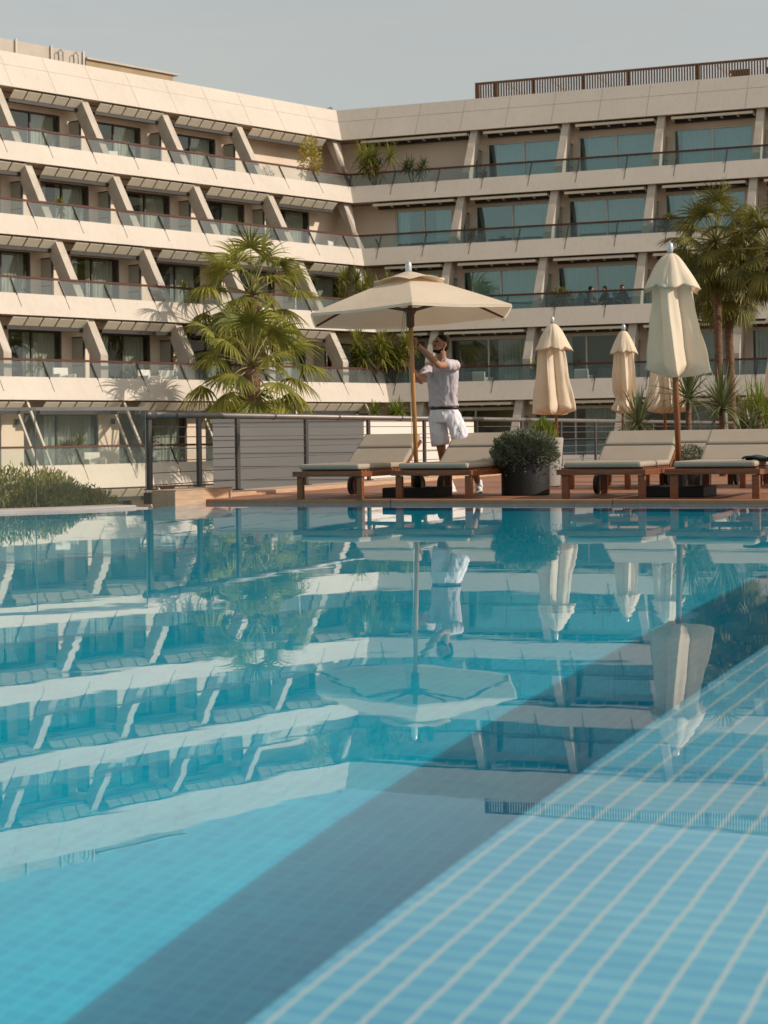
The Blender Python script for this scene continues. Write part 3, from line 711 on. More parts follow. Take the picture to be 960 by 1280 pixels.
balcony_chair(LW, 4, 22.0, 1.0, .6, 'white armchair on the fourth left wing balcony behind the rail, near the left edge')
balcony_chair(LW, 4, 17.9, 1.0, .8, 'white armchair on the fourth left wing balcony above the palm shadow')
balcony_chair(LW, 4, 17.0, 1.0, .3, 'white armchair second from the left edge pair on the fourth balcony, beside the pier')
balcony_chair(LW, 5, 22.2, .9, .5, 'white armchair on the fifth left wing balcony seen through the glass pool fence')
balcony_chair(LW, 2, 3.4, 1.0, 1.2, 'pale armchair in the second left wing balcony close to the building corner')
balcony_chair(LW, 1, 15.0, 1.0, .4, 'pale armchair on the top left balcony beside its second pier')
balcony_chair(RW, 4, 9.6, .9, 2.6, 'pale chair on the fourth right wing balcony just right of the standing man')
balcony_chair(RW, 4, 14.0, .9, 2.8, 'pale chair on the fourth right wing balcony between two closed umbrellas')

# ------------------------------------------------------------------ railing of posts and cables along the deck
RA = -9.81
root = empty('cable_railing', AB(RA, 17.5, DZ), -PHI, 'dark post railing with steel cables and a round metal top rail along the deck', 'railing')
m_ = MB(); m_.tube([(0, -.05, .935), (0, 34.8, .885)], .036, 12); top = m_.build('top_rail', M['railmetal'], root, True)
for yb in (.55, 3.1, 5.1, 7.4, 9.6): m_ = MB(); m_.tube([(0, yb, .935 - .05 * yb / 35), (0, yb + .05, .935 - .05 * yb / 35)], .041, 12); m_.build('rail_joint', M['postmetal'], top, True)
m_ = MB(); m_.tube([(0, -.1, .93), (0, .1, .93)], .052, 12); m_.build('end_cap', M['postmetal'], top, True)
for i, yb in enumerate([0, 1.15, 2.13, 4.10, 6.2, 8.4, 10.8, 13.2, 15.6, 18, 20.4, 22.8, 25.2, 27.6, 30, 32.4, 34.6]):
    m_ = MB(); z0 = .12 if yb < 1 else (.05 if yb > 1.2 else .12)
    m_.box(-.016, .016, yb - .04, yb + .04, z0, .9); m_.box(-.045, .045, yb - .06, yb + .06, z0, z0 + .014)
    m_.build('post', M['postmetal'], root)
for z in (.17, .30, .43, .56, .69, .80):
    m_ = MB(); m_.tube([(0, .02, z), (0, 34.6, z)], .0055, 5); m_.build('cable', M['cable'], root)
root = empty('wooden_box', AB(-9.66, 17.28, 0.0), -PHI, 'low wooden box step at the left end of the railing by the water', 'box step')
m_ = MB(); m_.box(0, .28, 0, 1.34, -.03, .155); bx = m_.build('box_body', M['box_wood'], root, bevel=.006)
m_ = MB(); m_.box(-.008, .288, .0, 1.345, .1555, .163); m_.build('lid', M['box_wood'], root)
# pale block seen through the cables
root = empty('screen_block', AB(-12.5, 30, -5.6), -PHI, 'pale boxy walled block standing beyond the cable railing', 'walled block')
m_ = MB(); m_.box(-3.0, 0, 0, 5.9, 0, 6.58); m_.build('wall', M['white_wall'], root, bevel=.01)
m_ = MB(); m_.box(-3.03, .03, -.03, 5.93, 6.582, 6.65); m_.build('coping', M['wall_panel'], root)
m_ = MB()
for i in range(5): m_.box(.002, .012, .0, 5.9, 5.3 + i * .24, 5.312 + i * .24); m_.box(-3., 0, -.012, -.002, 5.3 + i * .24, 5.312 + i * .24)
m_.build('board_joint', M['soffit'], root)

# glass fence on the left kerb
fp = [V((-2.50, 19.28, .03)), V((-3.53, 18.62, .03)), V((-4.75, 18.05, .03)), V((-6.3, 17.45, .03)), V((-8.6, 16.85, .03)), V((-11.5, 16.4, .03)), V((-15, 16.0, .03))]
root = empty('glass_fence', fp[0], 0, 'frameless glass pool fence with a slim metal top rail on the left pool kerb', 'glass fence')
for i in range(len(fp) - 1):
    p, q = fp[i] - fp[0], fp[i + 1] - fp[0]; d = (q - p).normalized(); n = V((d.y, -d.x, 0)) * .006
    p2_, q2_ = p + d * .008, q - d * .008; h = V((0, 0, .98))
    m_ = MB(); m_.hexa([p2_ - n, q2_ - n, q2_ + n, p2_ + n, p2_ - n + h, q2_ - n + h, q2_ + n + h, p2_ + n + h]); m_.build('glass_panel', M['poolglass'], root)
    m_ = MB(); m_.bar(p + V((0, 0, 1.0)), q + V((0, 0, 1.0)), .03, .035); m_.build('top_rail', M['railmetal'], root)
    m_ = MB(); m_.tube([p - V((0, 0, 0)), p + V((0, 0, .98))], .006, 6); m_.build('joint', M['cable'], root)
m_ = MB(); m_.box(-.02, .06, -.05, .05, .0, .12); m_.build('clamp', M['dark'], root)

# ------------------------------------------------------------------ loungers
def rbox(mb, x0, x1, y0, y1, z0, z1, T=None): mb.box(x0, x1, y0, y1, z0, z1, T)
def make_lounger(mattress=True, angle=31, slats=True):
    root = empty('sun_lounger', (0, 0, 0)); Wd = .70; Lh = 1.28; Lt = 1.86
    m_ = MB()
    m_.box(-.07, Wd + .045, -.03, .02, .245, .30)                                    # front rail, overhanging the legs
    m_.box(-.045, -.005, .02, Lt, .24, .295); m_.box(Wd + .005, Wd + .045, .02, Lt, .24, .295); m_.box(-.0045, Wd + .0045, Lt - .04, Lt, .24, .295)
    m_.build('frame', M['teak'], root, bevel=.004)
    for (x, y) in ((0, .03), (Wd, .03), (0, 1.56), (Wd, 1.56)):
        m_ = MB(); m_.box(x - .032, x + .032, y - .03, y + .03, 0, .2395); m_.build('leg', M['teak'], root, bevel=.004)
    for x in (-.075, Wd + .075):
        m_ = MB(); n = 20
        m_.loft([[V((xx, 1.56 + .105 * cos(2 * pi * j / n), .105 + .105 * sin(2 * pi * j / n))) for j in range(n)] for xx in (x - .018, x + .018)])
        wh = m_.build('wheel', M['rubber'], root)
        m_ = MB(); m_.loft([[V((xx, 1.56 + .05 * cos(2 * pi * j / n), .105 + .05 * sin(2 * pi * j / n))) for j in range(n)] for xx in (x - .022, x + .022)])
        m_.build('hub', M['teak'], wh)
    m_ = MB()
    for i in range(13): m_.box(.0, Wd, .06 + i * .092, .06 + i * .092 + .065, .297, .315)
    m_.build('seat_slats', M['teak'], root)
    T = Matrix.Translation((0, Lh, .30)) @ Matrix.Rotation(radians(angle), 4, 'X')
    m_ = MB(); m_.box(-.0, .045, 0, .60, -.02, .015, T); m_.box(Wd - .045, Wd, 0, .60, -.02, .015, T)
    for i in range(6): m_.box(.0455, Wd - .0455, .02 + i * .1, .02 + i * .1 + .065, -.015, .014, T)
    m_.build('backrest', M['teak_pole'] if not mattress else M['teak'], root)
    m_ = MB(); c_ = cos(radians(angle)); s_ = sin(radians(angle))
    for x in (.07, Wd - .07): m_.bar((x, Lh + .5 * c_, .29 + .5 * s_), (x, Lh + .58, .27), .03, .02, V((1, 0, 0)))
    m_.build('prop', M['teak'], root)
    if mattress:
        m_ = MB(); m_.box(.0, Wd, -.01, Lh - .01, .318, .378)
        for f in m_.f[:0]: pass
        ms = m_.build('mattress', M['mattress'], root, bevel=.022)
        m_ = MB(); m_.box(.0, Wd, .0, .318, .018, .085, T); m_.build('back_cushion', M['mattress'], root, bevel=.022)
        m_ = MB(); m_.box(.005, Wd - .005, .332, .625, .018, .095, T); m_.build('head_cushion', M['mattress'], root, bevel=.025)
        m_ = MB(); m_.box(.004, Wd - .004, .312, .338, .02, .074, T); m_.build('seam_shade', M['seam_shade'], ms)  # dark strip paints the shadow line in the seam below the head cushion
        m_ = MB(); m_.box(Wd * .5 - .03, Wd * .5 + .03, -.034, -.0305, .268, .282); m_.build('name_plate', M['cable'], root)
    return root
lg1 = make_lounger()
GL = 'teak loungers along the pool edge'
def lay(o, a, b, rz, label, group=GL, scale=1.):
    o.location = AB(a, b, DZ); o.rotation_euler = (0, 0, -PHI + rz); o.scale = (scale, 1, 1); tag(o, label, 'sun lounger', group)
lay(lg1, -8.25, 17.98, radians(-1), 'cushioned teak lounger at the left end of the front row')
protos = [copy_tree(lg1) for _ in range(3)]
lay(protos[0], -7.21, 18.24, radians(0), 'cushioned teak lounger in front of the standing man', scale=1.12)
lay(protos[1], -5.38, 18.27, radians(0), 'cushioned teak lounger just right of the black planter', scale=1.15)
lay(protos[2], -4.25, 18.29, radians(0), 'cushioned teak lounger at the right end, just right of the big umbrella pole', scale=1.18)
bare = make_lounger(False, 30)
lay(bare, -6.2, 21.3, radians(-2), 'bare slatted teak lounger in the second row behind the black planter', 'second row of loungers')
l2 = copy_tree(lg1); lay(l2, -5.35, 21.6, 0, 'cushioned lounger in the second row, hidden low behind the third front lounger', 'second row of loungers')
l2 = copy_tree(lg1); lay(l2, -4.2, 21.6, 0, 'cushioned lounger in the second row, hidden low behind the right end lounger', 'second row of loungers')
# small white bolster on the bare lounger
m_ = MB(); m_.box(0, .3, 0, .2, 0, .08, Matrix.Rotation(.25, 4, 'X'))
o = m_.build('loose_cushion', M['white_plastic'], loc=AB(-5.72, 22.85, .47), rz=-PHI, bevel=.02); tag(o, 'small pale cushion lying on the bare slatted lounger', 'cushion')
# folded dark towel on right lounger
m_ = MB()
n = 14; rg = []
for i in range(n + 1):
    x = i / n * .42; rg.append([V((x, y, .405 + .012 * sin(x * 22) + .015 * sin(y * 17 + x * 9) - (.05 if x > .38 else 0))) for y in (0, .12, .25, .4)])
for i in range(n): pass
m_.loft(rg, cap=False, closed=False)
o = m_.build('dark_towel', M['cloth_dark'], loc=AB(-3.60, 18.5, DZ), rz=-PHI, smooth=True); so = o.modifiers.new('s', 'SOLIDIFY'); so.thickness = .02
tag(o, 'dark towel lying crumpled over the right side of the far right lounger', 'towel')

# ------------------------------------------------------------------ umbrellas
def fold_ring(c, r, nf, amp, ph, n, dz=0., zr=0., lobes=0., twist=0.):
    """ring of cloth: nf uneven rounded pleats with sharp valleys between them"""
    out = []; rnd = random.Random(int(nf * 100 + ph * 37)); ws = [rnd.uniform(.6, 1.4) for _ in range(nf)]; hs_ = [rnd.uniform(.55, 1.15) for _ in range(nf)]
    tot = sum(ws); edges = [0.]
    for w_ in ws: edges.append(edges[-1] + w_ / tot * 2 * pi)
    base_ph = rnd.uniform(0, 6.28)
    for j in range(n):
        t = (2 * pi * j / n + base_ph) % (2 * pi); k = 0
        while k < nf - 1 and t > edges[k + 1]: k += 1
        q = (t - edges[k]) / (edges[k + 1] - edges[k]); f = (sin(pi * q) ** .75) * hs_[k]; f += .16 * sin(2 * pi * q * 2 + k) * (1 - abs(2 * q - 1))
        g_ = 1.7 * f - 1.0; zz = c[2] + dz; rr = r * (1 + amp * g_ + .10 * mnoise.noise((cos(t) * 2.2 + ph * 5, sin(t) * 2.2, zz * 2.6)) + .05 * mnoise.noise((cos(t) * 6, sin(t) * 6 + ph * 3, zz * 5))); a = 2 * pi * j / n + twist + .35 * amp * sin(2 * pi * q)
        out.append(V((c[0] + rr * cos(a), c[1] + rr * sin(a), c[2] + dz + lobes * g_)))
    return out
def closed_umbrella(base, h, label, r_cap, r_top, r_bot, zcap, zbot, lean=(0, 0), waist=None, nf=6, ph=0., pole_r=.024, group='closed cream umbrellas', stand=True):
    root = empty('closed_umbrella', base, 0, label, 'umbrella', group); n = 96
    def cx(z): return (lean[0] * z / h, lean[1] * z / h, z)
    m_ = MB(); m_.tube([cx(.05), cx(h - .12)], pole_r, 12); m_.build('pole', M['pole_dark'], root, True)
    m_ = MB(); c = cx(h); m_.lathe([(.008, -.13), (.028, -.12), (.034, -.09), (.036, -.05), (.028, -.02), (.004, 0)], c, 16); m_.build('finial', M['finial'], root, True)
    ztop = h - .125
    rings = []                     # main drape
    z1 = zcap + .06
    for i in range(25):
        t = i / 24; z = z1 + (zbot - z1) * t
        if waist:
            wz, wr = waist; r_ = r_top + (r_bot - r_top) * t; k = math.exp(-((z - wz) / .10) ** 2); r_ = r_ * (1 - k) + wr * k
        else: r_ = r_top + (r_bot - r_top) * t ** 1.4
        amp = .27 + .19 * min(1, t * 1.3)
        rings.append(fold_ring(cx(z), r_, nf, amp, ph, n, lobes=-.075 * t ** 4, twist=.25 * t))
    rings.append(fold_ring(cx(zbot - .05), r_bot * .66, nf, .35, ph, n, lobes=-.05, twist=.3))
    rings.append(fold_ring(cx(zbot - .10), r_bot * .25, nf, .2, ph, n, twist=.3))
    m_ = MB(); m_.loft([fold_ring(cx(ztop - .02), .05, nf, .05, ph, n), fold_ring(cx(ztop - .15), r_top * .75, nf, .1, ph, n)] + rings, cap=False)
    m_.build('canopy', M['canvas'], root, True)
    rings = []
    for i in range(14):
        t = i / 13; r_ = .045 + (r_cap - .045) * (t ** .72); z = ztop + (zcap - ztop) * t
        rings.append(fold_ring(cx(z), r_, nf, .04 + .13 * t ** 1.5, ph + 1.2, n, lobes=-.035 * t ** 2))
    rings.append(fold_ring(cx(zcap + .03), r_cap * .86, nf, .17, ph + 1.2, n, lobes=-.03))
    m_ = MB(); m_.loft(rings, cap=False); m_.build('vent_cap', M['canvas'], root, True)
    if waist:
        m_ = MB(); m_.loft([fold_ring(cx(waist[0] + dz), waist[1] * 1.12, nf, .1, ph, n) for dz in (-.012, .012)], cap=False); m_.build('tie', M['canvas'], root)
    if stand:
        m_ = MB(); m_.box(-.32, .32, -.32, .32, 0, .11, Matrix.Rotation(-PHI, 4, 'Z')); m_.build('base', M['black_pot'], root, bevel=.01)
        m_ = MB(); m_.tube([(0, 0, .11), (0, 0, .36)], pole_r + .012, 12); m_.build('socket', M['dark'], root)
    return root
def dk_at(px, d): return V(((px - 480) * d / 2300., d, DZ))
closed_umbrella(AB(-4.34, 18.97, DZ), 2.66, 'large closed cream umbrella between the two right hand loungers, biggest and nearest', .30, .205, .31, 2.16, 1.34, (-.07, 0), None, 6, .4, .03)
closed_umbrella(V((2.80, 29.6, DZ)), 2.56, 'closed cream umbrella with a wide hem behind the grey planter', .29, .19, .30, 2.02, 1.07, (-.07, 0), None, 5, 1.3)
closed_umbrella(V((4.14, 32.0, DZ)), 2.56, 'slim closed cream umbrella tied near its hem', .225, .145, .19, 2.05, 1.10, (.05, 0), (1.26, .115), 7, .2)
closed_umbrella(V((4.66, 30.5, DZ)), 2.56, 'closed cream umbrella mostly hidden behind the largest closed umbrella', .27, .18, .27, 2.02, 1.08, (0, 0), None, 6, 2.)
closed_umbrella(V((5.40, 24.6, DZ)), 2.62, 'closed cream umbrella cut off by the right edge of the photo', .25, .19, .26, 2.1, 1.16, (-.04, 0), None, 6, .9)

# open umbrella
ub = V((.36, 20.2, DZ)); UH = 2.575
root = empty('open_umbrella', ub, 0, 'open cream six sided umbrella on a teak pole held by the standing man', 'umbrella')
lean = V((-.070, 0, UH)) / UH
tilt = Matrix.Rotation(radians(-1.9), 4, 'Y') @ Matrix.Rotation(radians(-2.4), 4, 'X')
m_ = MB(); m_.tube([lean * .1, lean * (UH - .1)], .025, 14); m_.build('pole', M['teak_pole'], root, True)
apex = lean * (UH - .12)
T = Matrix.Translation(apex) @ tilt
RC = 1.235; DROP = .44
def hexr(t):    # distance to a hexagon edge with slightly hollow sides, vertex towards the camera
    k = ((t + pi / 2) % (pi / 3)) - pi / 6
    return (cos(pi / 6) / cos(k))
def canopy_ring(rf, zoff, sagk, n=72):
    out = []
    for j in range(n):
        t = 2 * pi * j / n; k = ((t + pi / 2) % (pi / 3)) / (pi / 3); mid = sin(pi * k)
        r_ = RC * rf * hexr(t); out.append(T @ V((r_ * cos(t), r_ * sin(t), -DROP * rf * (1 + .05 * rf) + zoff + (sagk * 0 - .012) * mid * rf * rf)))
    return out
n_ = 12; rings = [canopy_ring(.02 + .98 * (i / n_), 0, .03) for i in range(n_ + 1)]
m_ = MB(); m_.loft(rings, cap=False); can = m_.build('canopy', M['canvas_open'], root, True)
so = can.modifiers.new('s', 'SOLIDIFY'); so.thickness = .006
es = can.modifiers.new('e', 'EDGE_SPLIT'); es.split_angle = radians(9)
m_ = MB(); hem = [canopy_ring(1.001, -.004, .03), canopy_ring(1.003, -.028, .03)]; m_.loft(hem, cap=False)
o = m_.build('hem', M['canvas_open'], can, False)
m_ = MB(); rings = []
for i in range(7):
    f = .03 + .33 * i / 6; out = []
    for j in range(72):
        t = 2 * pi * j / 72; k = ((t + pi / 2) % (pi / 3)) / (pi / 3); mid = sin(pi * k); r_ = RC * f * hexr(t)
        out.append(T @ V((r_ * cos(t), r_ * sin(t), .028 - DROP * f * .92 + .045 * mid * (i / 6) ** 3)))
    rings.append(out)
m_.loft(rings, cap=False); v_ = m_.build('vent_cap', M['canvas_open'], root, True); so = v_.modifiers.new('s', 'SOLIDIFY'); so.thickness = .006
m_ = MB(); m_.lathe([(.01, -.05), (.03, -.03), (.036, .02), (.036, .09), (.028, .12), (.005, .135)], apex, 16); m_.build('finial', M['finial'], root, True)
hubz = UH - .56
m_ = MB(); m_.lathe([(.03, -.16), (.045, -.14), (.045, -.02), (.075, .03), (.08, .055), (.03, .06)], lean * hubz, 16); m_.build('hub', M['teak_rib'], root, True)
for j in range(6):
    t = -pi / 2 + j * pi / 3; a_ = T @ V((.05 * cos(t), .05 * sin(t), -.04)); b_ = T @ V((RC * .985 * cos(t), RC * .985 * sin(t), -DROP * 1.045 - .012))
    m_ = MB(); m_.bar(a_, b_, .018, .022); rb = m_.build('rib', M['teak_rib'], root)
    c_ = a_.lerp(b_, .5) - V((0, 0, .015)); h_ = lean * (hubz + .03) + V((.06 * cos(t), .06 * sin(t), 0)); m_ = MB(); m_.bar(h_, c_, .016, .02); m_.build('strut', M['teak_rib'], rb)
m_ = MB(); m_.tube([lean * (UH - .5) + V((-.06, -.03, 0)), lean * 1.95 + V((-.085, -.04, 0)), lean * 1.75 + V((-.11, -.04, 0))], .005, 5)
m_.tube([lean * (UH - .5) + V((-.03, -.04, 0)), lean * 1.95 + V((-.065, -.05, 0)), lean * 1.75 + V((-.085, -.05, 0))], .005, 5)
m_.tube([lean * 1.4 + V((-.032, -.01, 0)), lean * .75 + V((-.035, -.02, 0)), lean * .2 + V((-.05, -.02, 0))], .004, 5)
m_.build('cord', M['rope'], root)
m_ = MB(); m_.box(-.30, .30, -.30, .30, 0, .105, Matrix.Rotation(-PHI, 4, 'Z')); m_.build('base', M['black_pot'], root, bevel=.01)
m_ = MB(); m_.tube([(0, 0, .105), (0, 0, .38)], .04, 12); m_.tube([(.04, 0, .36), (.10, 0, .36)], .012, 8); m_.build('socket', M['dark'], root, True)

# ------------------------------------------------------------------ person
def ringo(c, x, y, rx, ry, n=20): return [V(c) + x * (rx * cos(2 * pi * j / n)) + y * (ry * sin(2 * pi * j / n)) for j in range(n)]
def capsule(mb, p, q, r0, r1, n=14, flat=1., fx=None):
    p, q = V(p), V(q); d = (q - p).normalized(); ref = V((0, 0, 1)) if abs(d.z) < .9 else V((0, 1, 0))
    if fx is not None: ref = fx
    x = d.cross(ref).normalized(); y = d.cross(x).normalized(); rg = []
    for i in range(5):
        a = pi / 2 * (1 - i / 4.2); rg.append(ringo(p - d * (r0 * sin(a)), x, y, r0 * cos(a) + 1e-4, (r0 * cos(a) + 1e-4) * flat, n))
    for i in range(5):
        a = pi / 2 * ((i + .2) / 4.2); rg.append(ringo(q + d * (r1 * sin(a)), x, y, r1 * cos(a) + 1e-4, (r1 * cos(a) + 1e-4) * flat, n))
    mb.loft(rg); return mb
def ell(mb, c, rx, ry, rz_, M3=None, n=18):
    rg = []
    for i in range(11):
        a = -pi / 2 + pi * (i + .15) / 10.3; rg.append([V((rx * cos(a) * cos(2 * pi * j / n), ry * cos(a) * sin(2 * pi * j / n), rz_ * sin(a))) for j in range(n)])
    rg = [[V(c) + (M3 @ q if M3 else q) for q in r_] for r_ in rg]; mb.loft(rg); return mb
def remesh(mb, name, m, parent, voxel, smooth=4, fac=.5, folds=0.):
    o = mb.build('tmp', m); r_ = o.modifiers.new('r', 'REMESH'); r_.mode = 'VOXEL'; r_.voxel_size = voxel
    if smooth: s_ = o.modifiers.new('s', 'SMOOTH'); s_.iterations = smooth; s_.factor = fac
    dg = bpy.context.evaluated_depsgraph_get(); dg.update()
    me = bpy.data.meshes.new_from_object(o.evaluated_get(dg)); me.name = name
    if folds:
        for v_ in me.vertices:
            c = v_.co; k = mnoise.noise((c.x * 9 + c.z * 4, c.y * 9, c.z * 5)) + .6 * mnoise.noise((c.x * 22, c.y * 22 + c.z * 6, c.z * 7 + c.x * 9))
            v_.co = c + v_.normal * (folds * (1 - abs(k) * 2.2))
    for p in me.polygons: p.use_smooth = True
    old = o.data; bpy.data.objects.remove(o); bpy.data.meshes.remove(old)
    me.materials.clear(); me.materials.append(m)
    n = bpy.data.objects.new(name, me); COL.objects.link(n); n.parent = parent; return n
Fd = V((-.45, -.893, 0)).normalized(); Ld = V((.893, -.45, 0)).normalized(); UPv = V((0, 0, 1))
O = V((.74, 21.3, DZ)); person = empty('person', O, 0, 'dark haired man in a lilac t-shirt and white shorts reaching up to the umbrella pole', 'person')
def W_(x, y, z): return V((x, y, z)) - O
hip = W_(.70, 21.33, .99); chest = W_(.675, 21.24, 1.37); neck = W_(.675, 21.18, 1.59); head = W_(.665, 21.12, 1.745)
shL, shR = W_(.825, 21.08, 1.515), W_(.53, 21.22, 1.49)
elL, wrL = W_(.625, 20.72, 1.50), W_(.375, 20.335, 1.72)
elR, wrR = W_(.43, 20.90, 1.33), W_(.30, 20.50, 1.47)
hpL, hpR = hip + Ld * .095 - UPv * .05, hip - Ld * .095 - UPv * .05
knL, knR = W_(.93, 21.16, .57), W_(.665, 21.36, .54)
anL, anR = W_(1.09, 21.24, .135), W_(.765, 21.62, .135)
b = MB()
capsule(b, hip, chest, .125, .135, flat=.70); capsule(b, shL, shR, .052, .052); capsule(b, chest, neck, .10, .06); capsule(b, neck - UPv * .03, head - UPv * .04, .056, .052)
for (s_, e_, w_) in ((shL, elL, wrL), (shR, elR, wrR)): capsule(b, s_, e_, .052, .038); capsule(b, e_, e_.lerp(w_, .35), .039, .041); capsule(b, e_.lerp(w_, .35), w_, .041, .025)
for (h_, k_, a_) in ((hpL, knL, anL), (hpR, knR, anR)):
    capsule(b, h_, k_, .085, .052); cf = k_.lerp(a_, .35) + V((0, .015, 0)); capsule(b, k_, cf, .050, .055); capsule(b, cf, a_, .055, .034); capsule(b, a_, a_ - UPv * .03 + V((0, 0, 0)), .036, .036)
# head: turned to the pole and tipped up
hf = (V((-.80, -.55, .28))).normalized(); hl = hf.cross(UPv).normalized() * -1; hu = hf.cross(hl) * 1
if hu.z < 0: hu = -hu
H3 = Matrix((hf, hl, hu)).transposed()
ell(b, head + hu * .02, .092, .073, .098, H3); ell(b, head - hu * .05 + hf * .035, .058, .052, .064, H3)
capsule(b, head + hf * .094 + hu * .012, head + hf * .113 - hu * .022, .010, .015, 8); ell(b, head + hf * .078 + hu * .03, .022, .058, .012, H3)
ell(b, head + hf * .088 - hu * .052, .014, .024, .010, H3)
for sg in (-1, 1): ell(b, head + hl * .082 * sg - hf * .005, .018, .010, .032, H3)
remesh_body = b
# hands: palms and five separate fingers, closed round the pole
def hand(mb, wrist, pole_pt, up_dir, thumb_dir, side):
    pd = (pole_pt - wrist).normalized(); across = up_dir
    palm_end = wrist + pd * .085
    nrm = pd.cross(across).normalized() * side
    for f in range(4):
        off = across * (.033 - .022 * f); capsule(mb, wrist + off * .5, palm_end + off, .017, .0125, 8)
        L = (.036, .042, .039, .030)[f]; p = palm_end + off; d1 = (pd * .95 + nrm * -.25).normalized()
        p1 = p + d1 * L; d2 = (pd * .25 + nrm * -1).normalized(); p2 = p1 + d2 * L * .75; d3 = (-pd * .8 + nrm * -.5).normalized(); p3 = p2 + d3 * L * .6
        capsule(mb, p, p1, .0105, .0095, 8); capsule(mb, p1, p2, .0095, .0088, 8); capsule(mb, p2, p3, .0088, .008, 8)
    tb = wrist + pd * .03 + across * .03; t1 = tb + (pd * .6 + across * .5 - nrm * .5).normalized() * .04; t2 = t1 + (pd * .75 - nrm * .35).normalized() * .033
    capsule(mb, tb, t1, .014, .011, 8); capsule(mb, t1, t2, .011, .009, 8)
def polept(z): return ub + lean * (z - DZ) - O
hand(b, wrL, polept(1.745), (UPv * .9 + Fd * .2).normalized(), None, 1)
hand(b, wrR, polept(1.55) + V((-.02, 0, 0)), (UPv * .6 - (polept(1.55) - wrR).normalized() * .6).normalized(), None, -1)
remesh(b, 'body', M['skin'], person, .0065, 5)
# eyes, hair, beard
b = MB()
for sg in (-1, 1): ell(b, head + hf * .086 + hl * .030 * sg + hu * .016, .012, .015, .007, H3, 8)
b.build('eyes', M['hair'], person, True)
b = MB(); ell(b, head + hu * .050 - hf * .008, .088, .077, .077, H3); ell(b, head + hu * .0 - hf * .048, .052, .073, .07, H3); remesh(b, 'hair', M['hair'], person, .008, 3)
b = MB(); ell(b, head - hu * .086 + hf * .034, .052, .046, .026, H3); capsule(b, head - hu * .055 + hf * .0 + hl * .06, head - hu * .09 + hf * .055 + hl * .03, .010, .015); capsule(b, head - hu * .055 + hf * .0 - hl * .06, head - hu * .09 + hf * .055 - hl * .03, .010, .015)
capsule(b, head + hf * .09 - hu * .038 + hl * .025, head + hf * .09 - hu * .038 - hl * .025, .008, .008, 8)
remesh(b, 'beard', M['hair'], person, .007, 2)
# t-shirt: lofted rings from hem to shoulders, plus sleeves
b = MB(); rg = []
spec = [(.035, .180, .128, .0), (.06, .176, .126, .0), (.16, .170, .122, 0), (.28, .176, .128, 0), (.38, .190, .132, 0), (.46, .188, .118, 0), (.515, .160, .09, 0), (.55, .10, .07, 0), (.575, .07, .062, 0)]
hb0 = hip + UPv * .02
for (t, rx, ry, q) in spec:
    k = t / .575; c = (hb0.lerp(neck + UPv * .0, k)); lx = (Ld * (1 - k) + (shL - shR).normalized() * k).normalized(); ly = Fd
    c = V((c.x, c.y, hb0.z + t)); rg.append(ringo(c, lx, ly, rx, ry, 28))
b.loft(rg)
for (s_, e_) in ((shL, elL), (shR, elR)): capsule(b, s_ - UPv * .01, s_.lerp(e_, .30), .058, .060); capsule(b, s_.lerp(e_, .3), s_.lerp(e_, .56), .060, .060, 14)
ts = remesh(b, 'shirt', M['shirt'], person, .008, 4, .5, .013)
# shorts
b = MB(); b.loft([ringo(hip + UPv * .045, Ld, Fd, .160, .112, 24), ringo(hip - UPv * .03, Ld, Fd, .172, .122, 24), ringo(hip - UPv * .13, Ld, Fd, .178, .120, 24)])
for (h_, k_) in ((hpL, knL), (hpR, knR)): b.loft([ringo(h_.lerp(k_, q), (Ld - (k_ - h_).normalized() * Ld.dot((k_ - h_).normalized())).normalized(), (Fd - (k_ - h_).normalized() * Fd.dot((k_ - h_).normalized())).normalized(), r_, r_ * 1.05, 20) for q, r_ in ((0, .092), (.4, .098), (.86, .104))])
remesh(b, 'shorts', M['shorts'], person, .008, 4, .5, .012)
b = MB(); b.loft([ringo(hip + UPv * (.035 + dz), Ld, Fd, .1755, .1255, 32) for dz in (-.018, .018)]); b.build('belt', M['leather'], person, True)
b = MB(); d_ = (wrL - elL).normalized(); b.tube([wrL - d_ * .012, wrL + d_ * .012], .031, 14); b.build('wristband', M['leather'], person, True)
for (a_, nm) in ((anL, 1), (anR, 0)):
    fd = (Fd * .8 + Ld * (.35 if nm else -.1)).normalized(); b = MB(); c = V((a_.x, a_.y, 0))
    capsule(b, c + UPv * .045 - fd * .05, c + UPv * .042 + fd * .16, .042, .036, flat=1.); capsule(b, c + UPv * .07 - fd * .02, c + UPv * .055 + fd * .06, .046, .04); capsule(b, c + UPv * .12, c + UPv * .06, .04, .042)
    b.box(-.04, .04, -.1, .2, .0, .02, Matrix.Translation(c) @ Matrix.Rotation(atan2(fd.y, fd.x) - pi / 2, 4, 'Z'))
    remesh(b, 'shoe', M['shoe'], person, .008, 2)

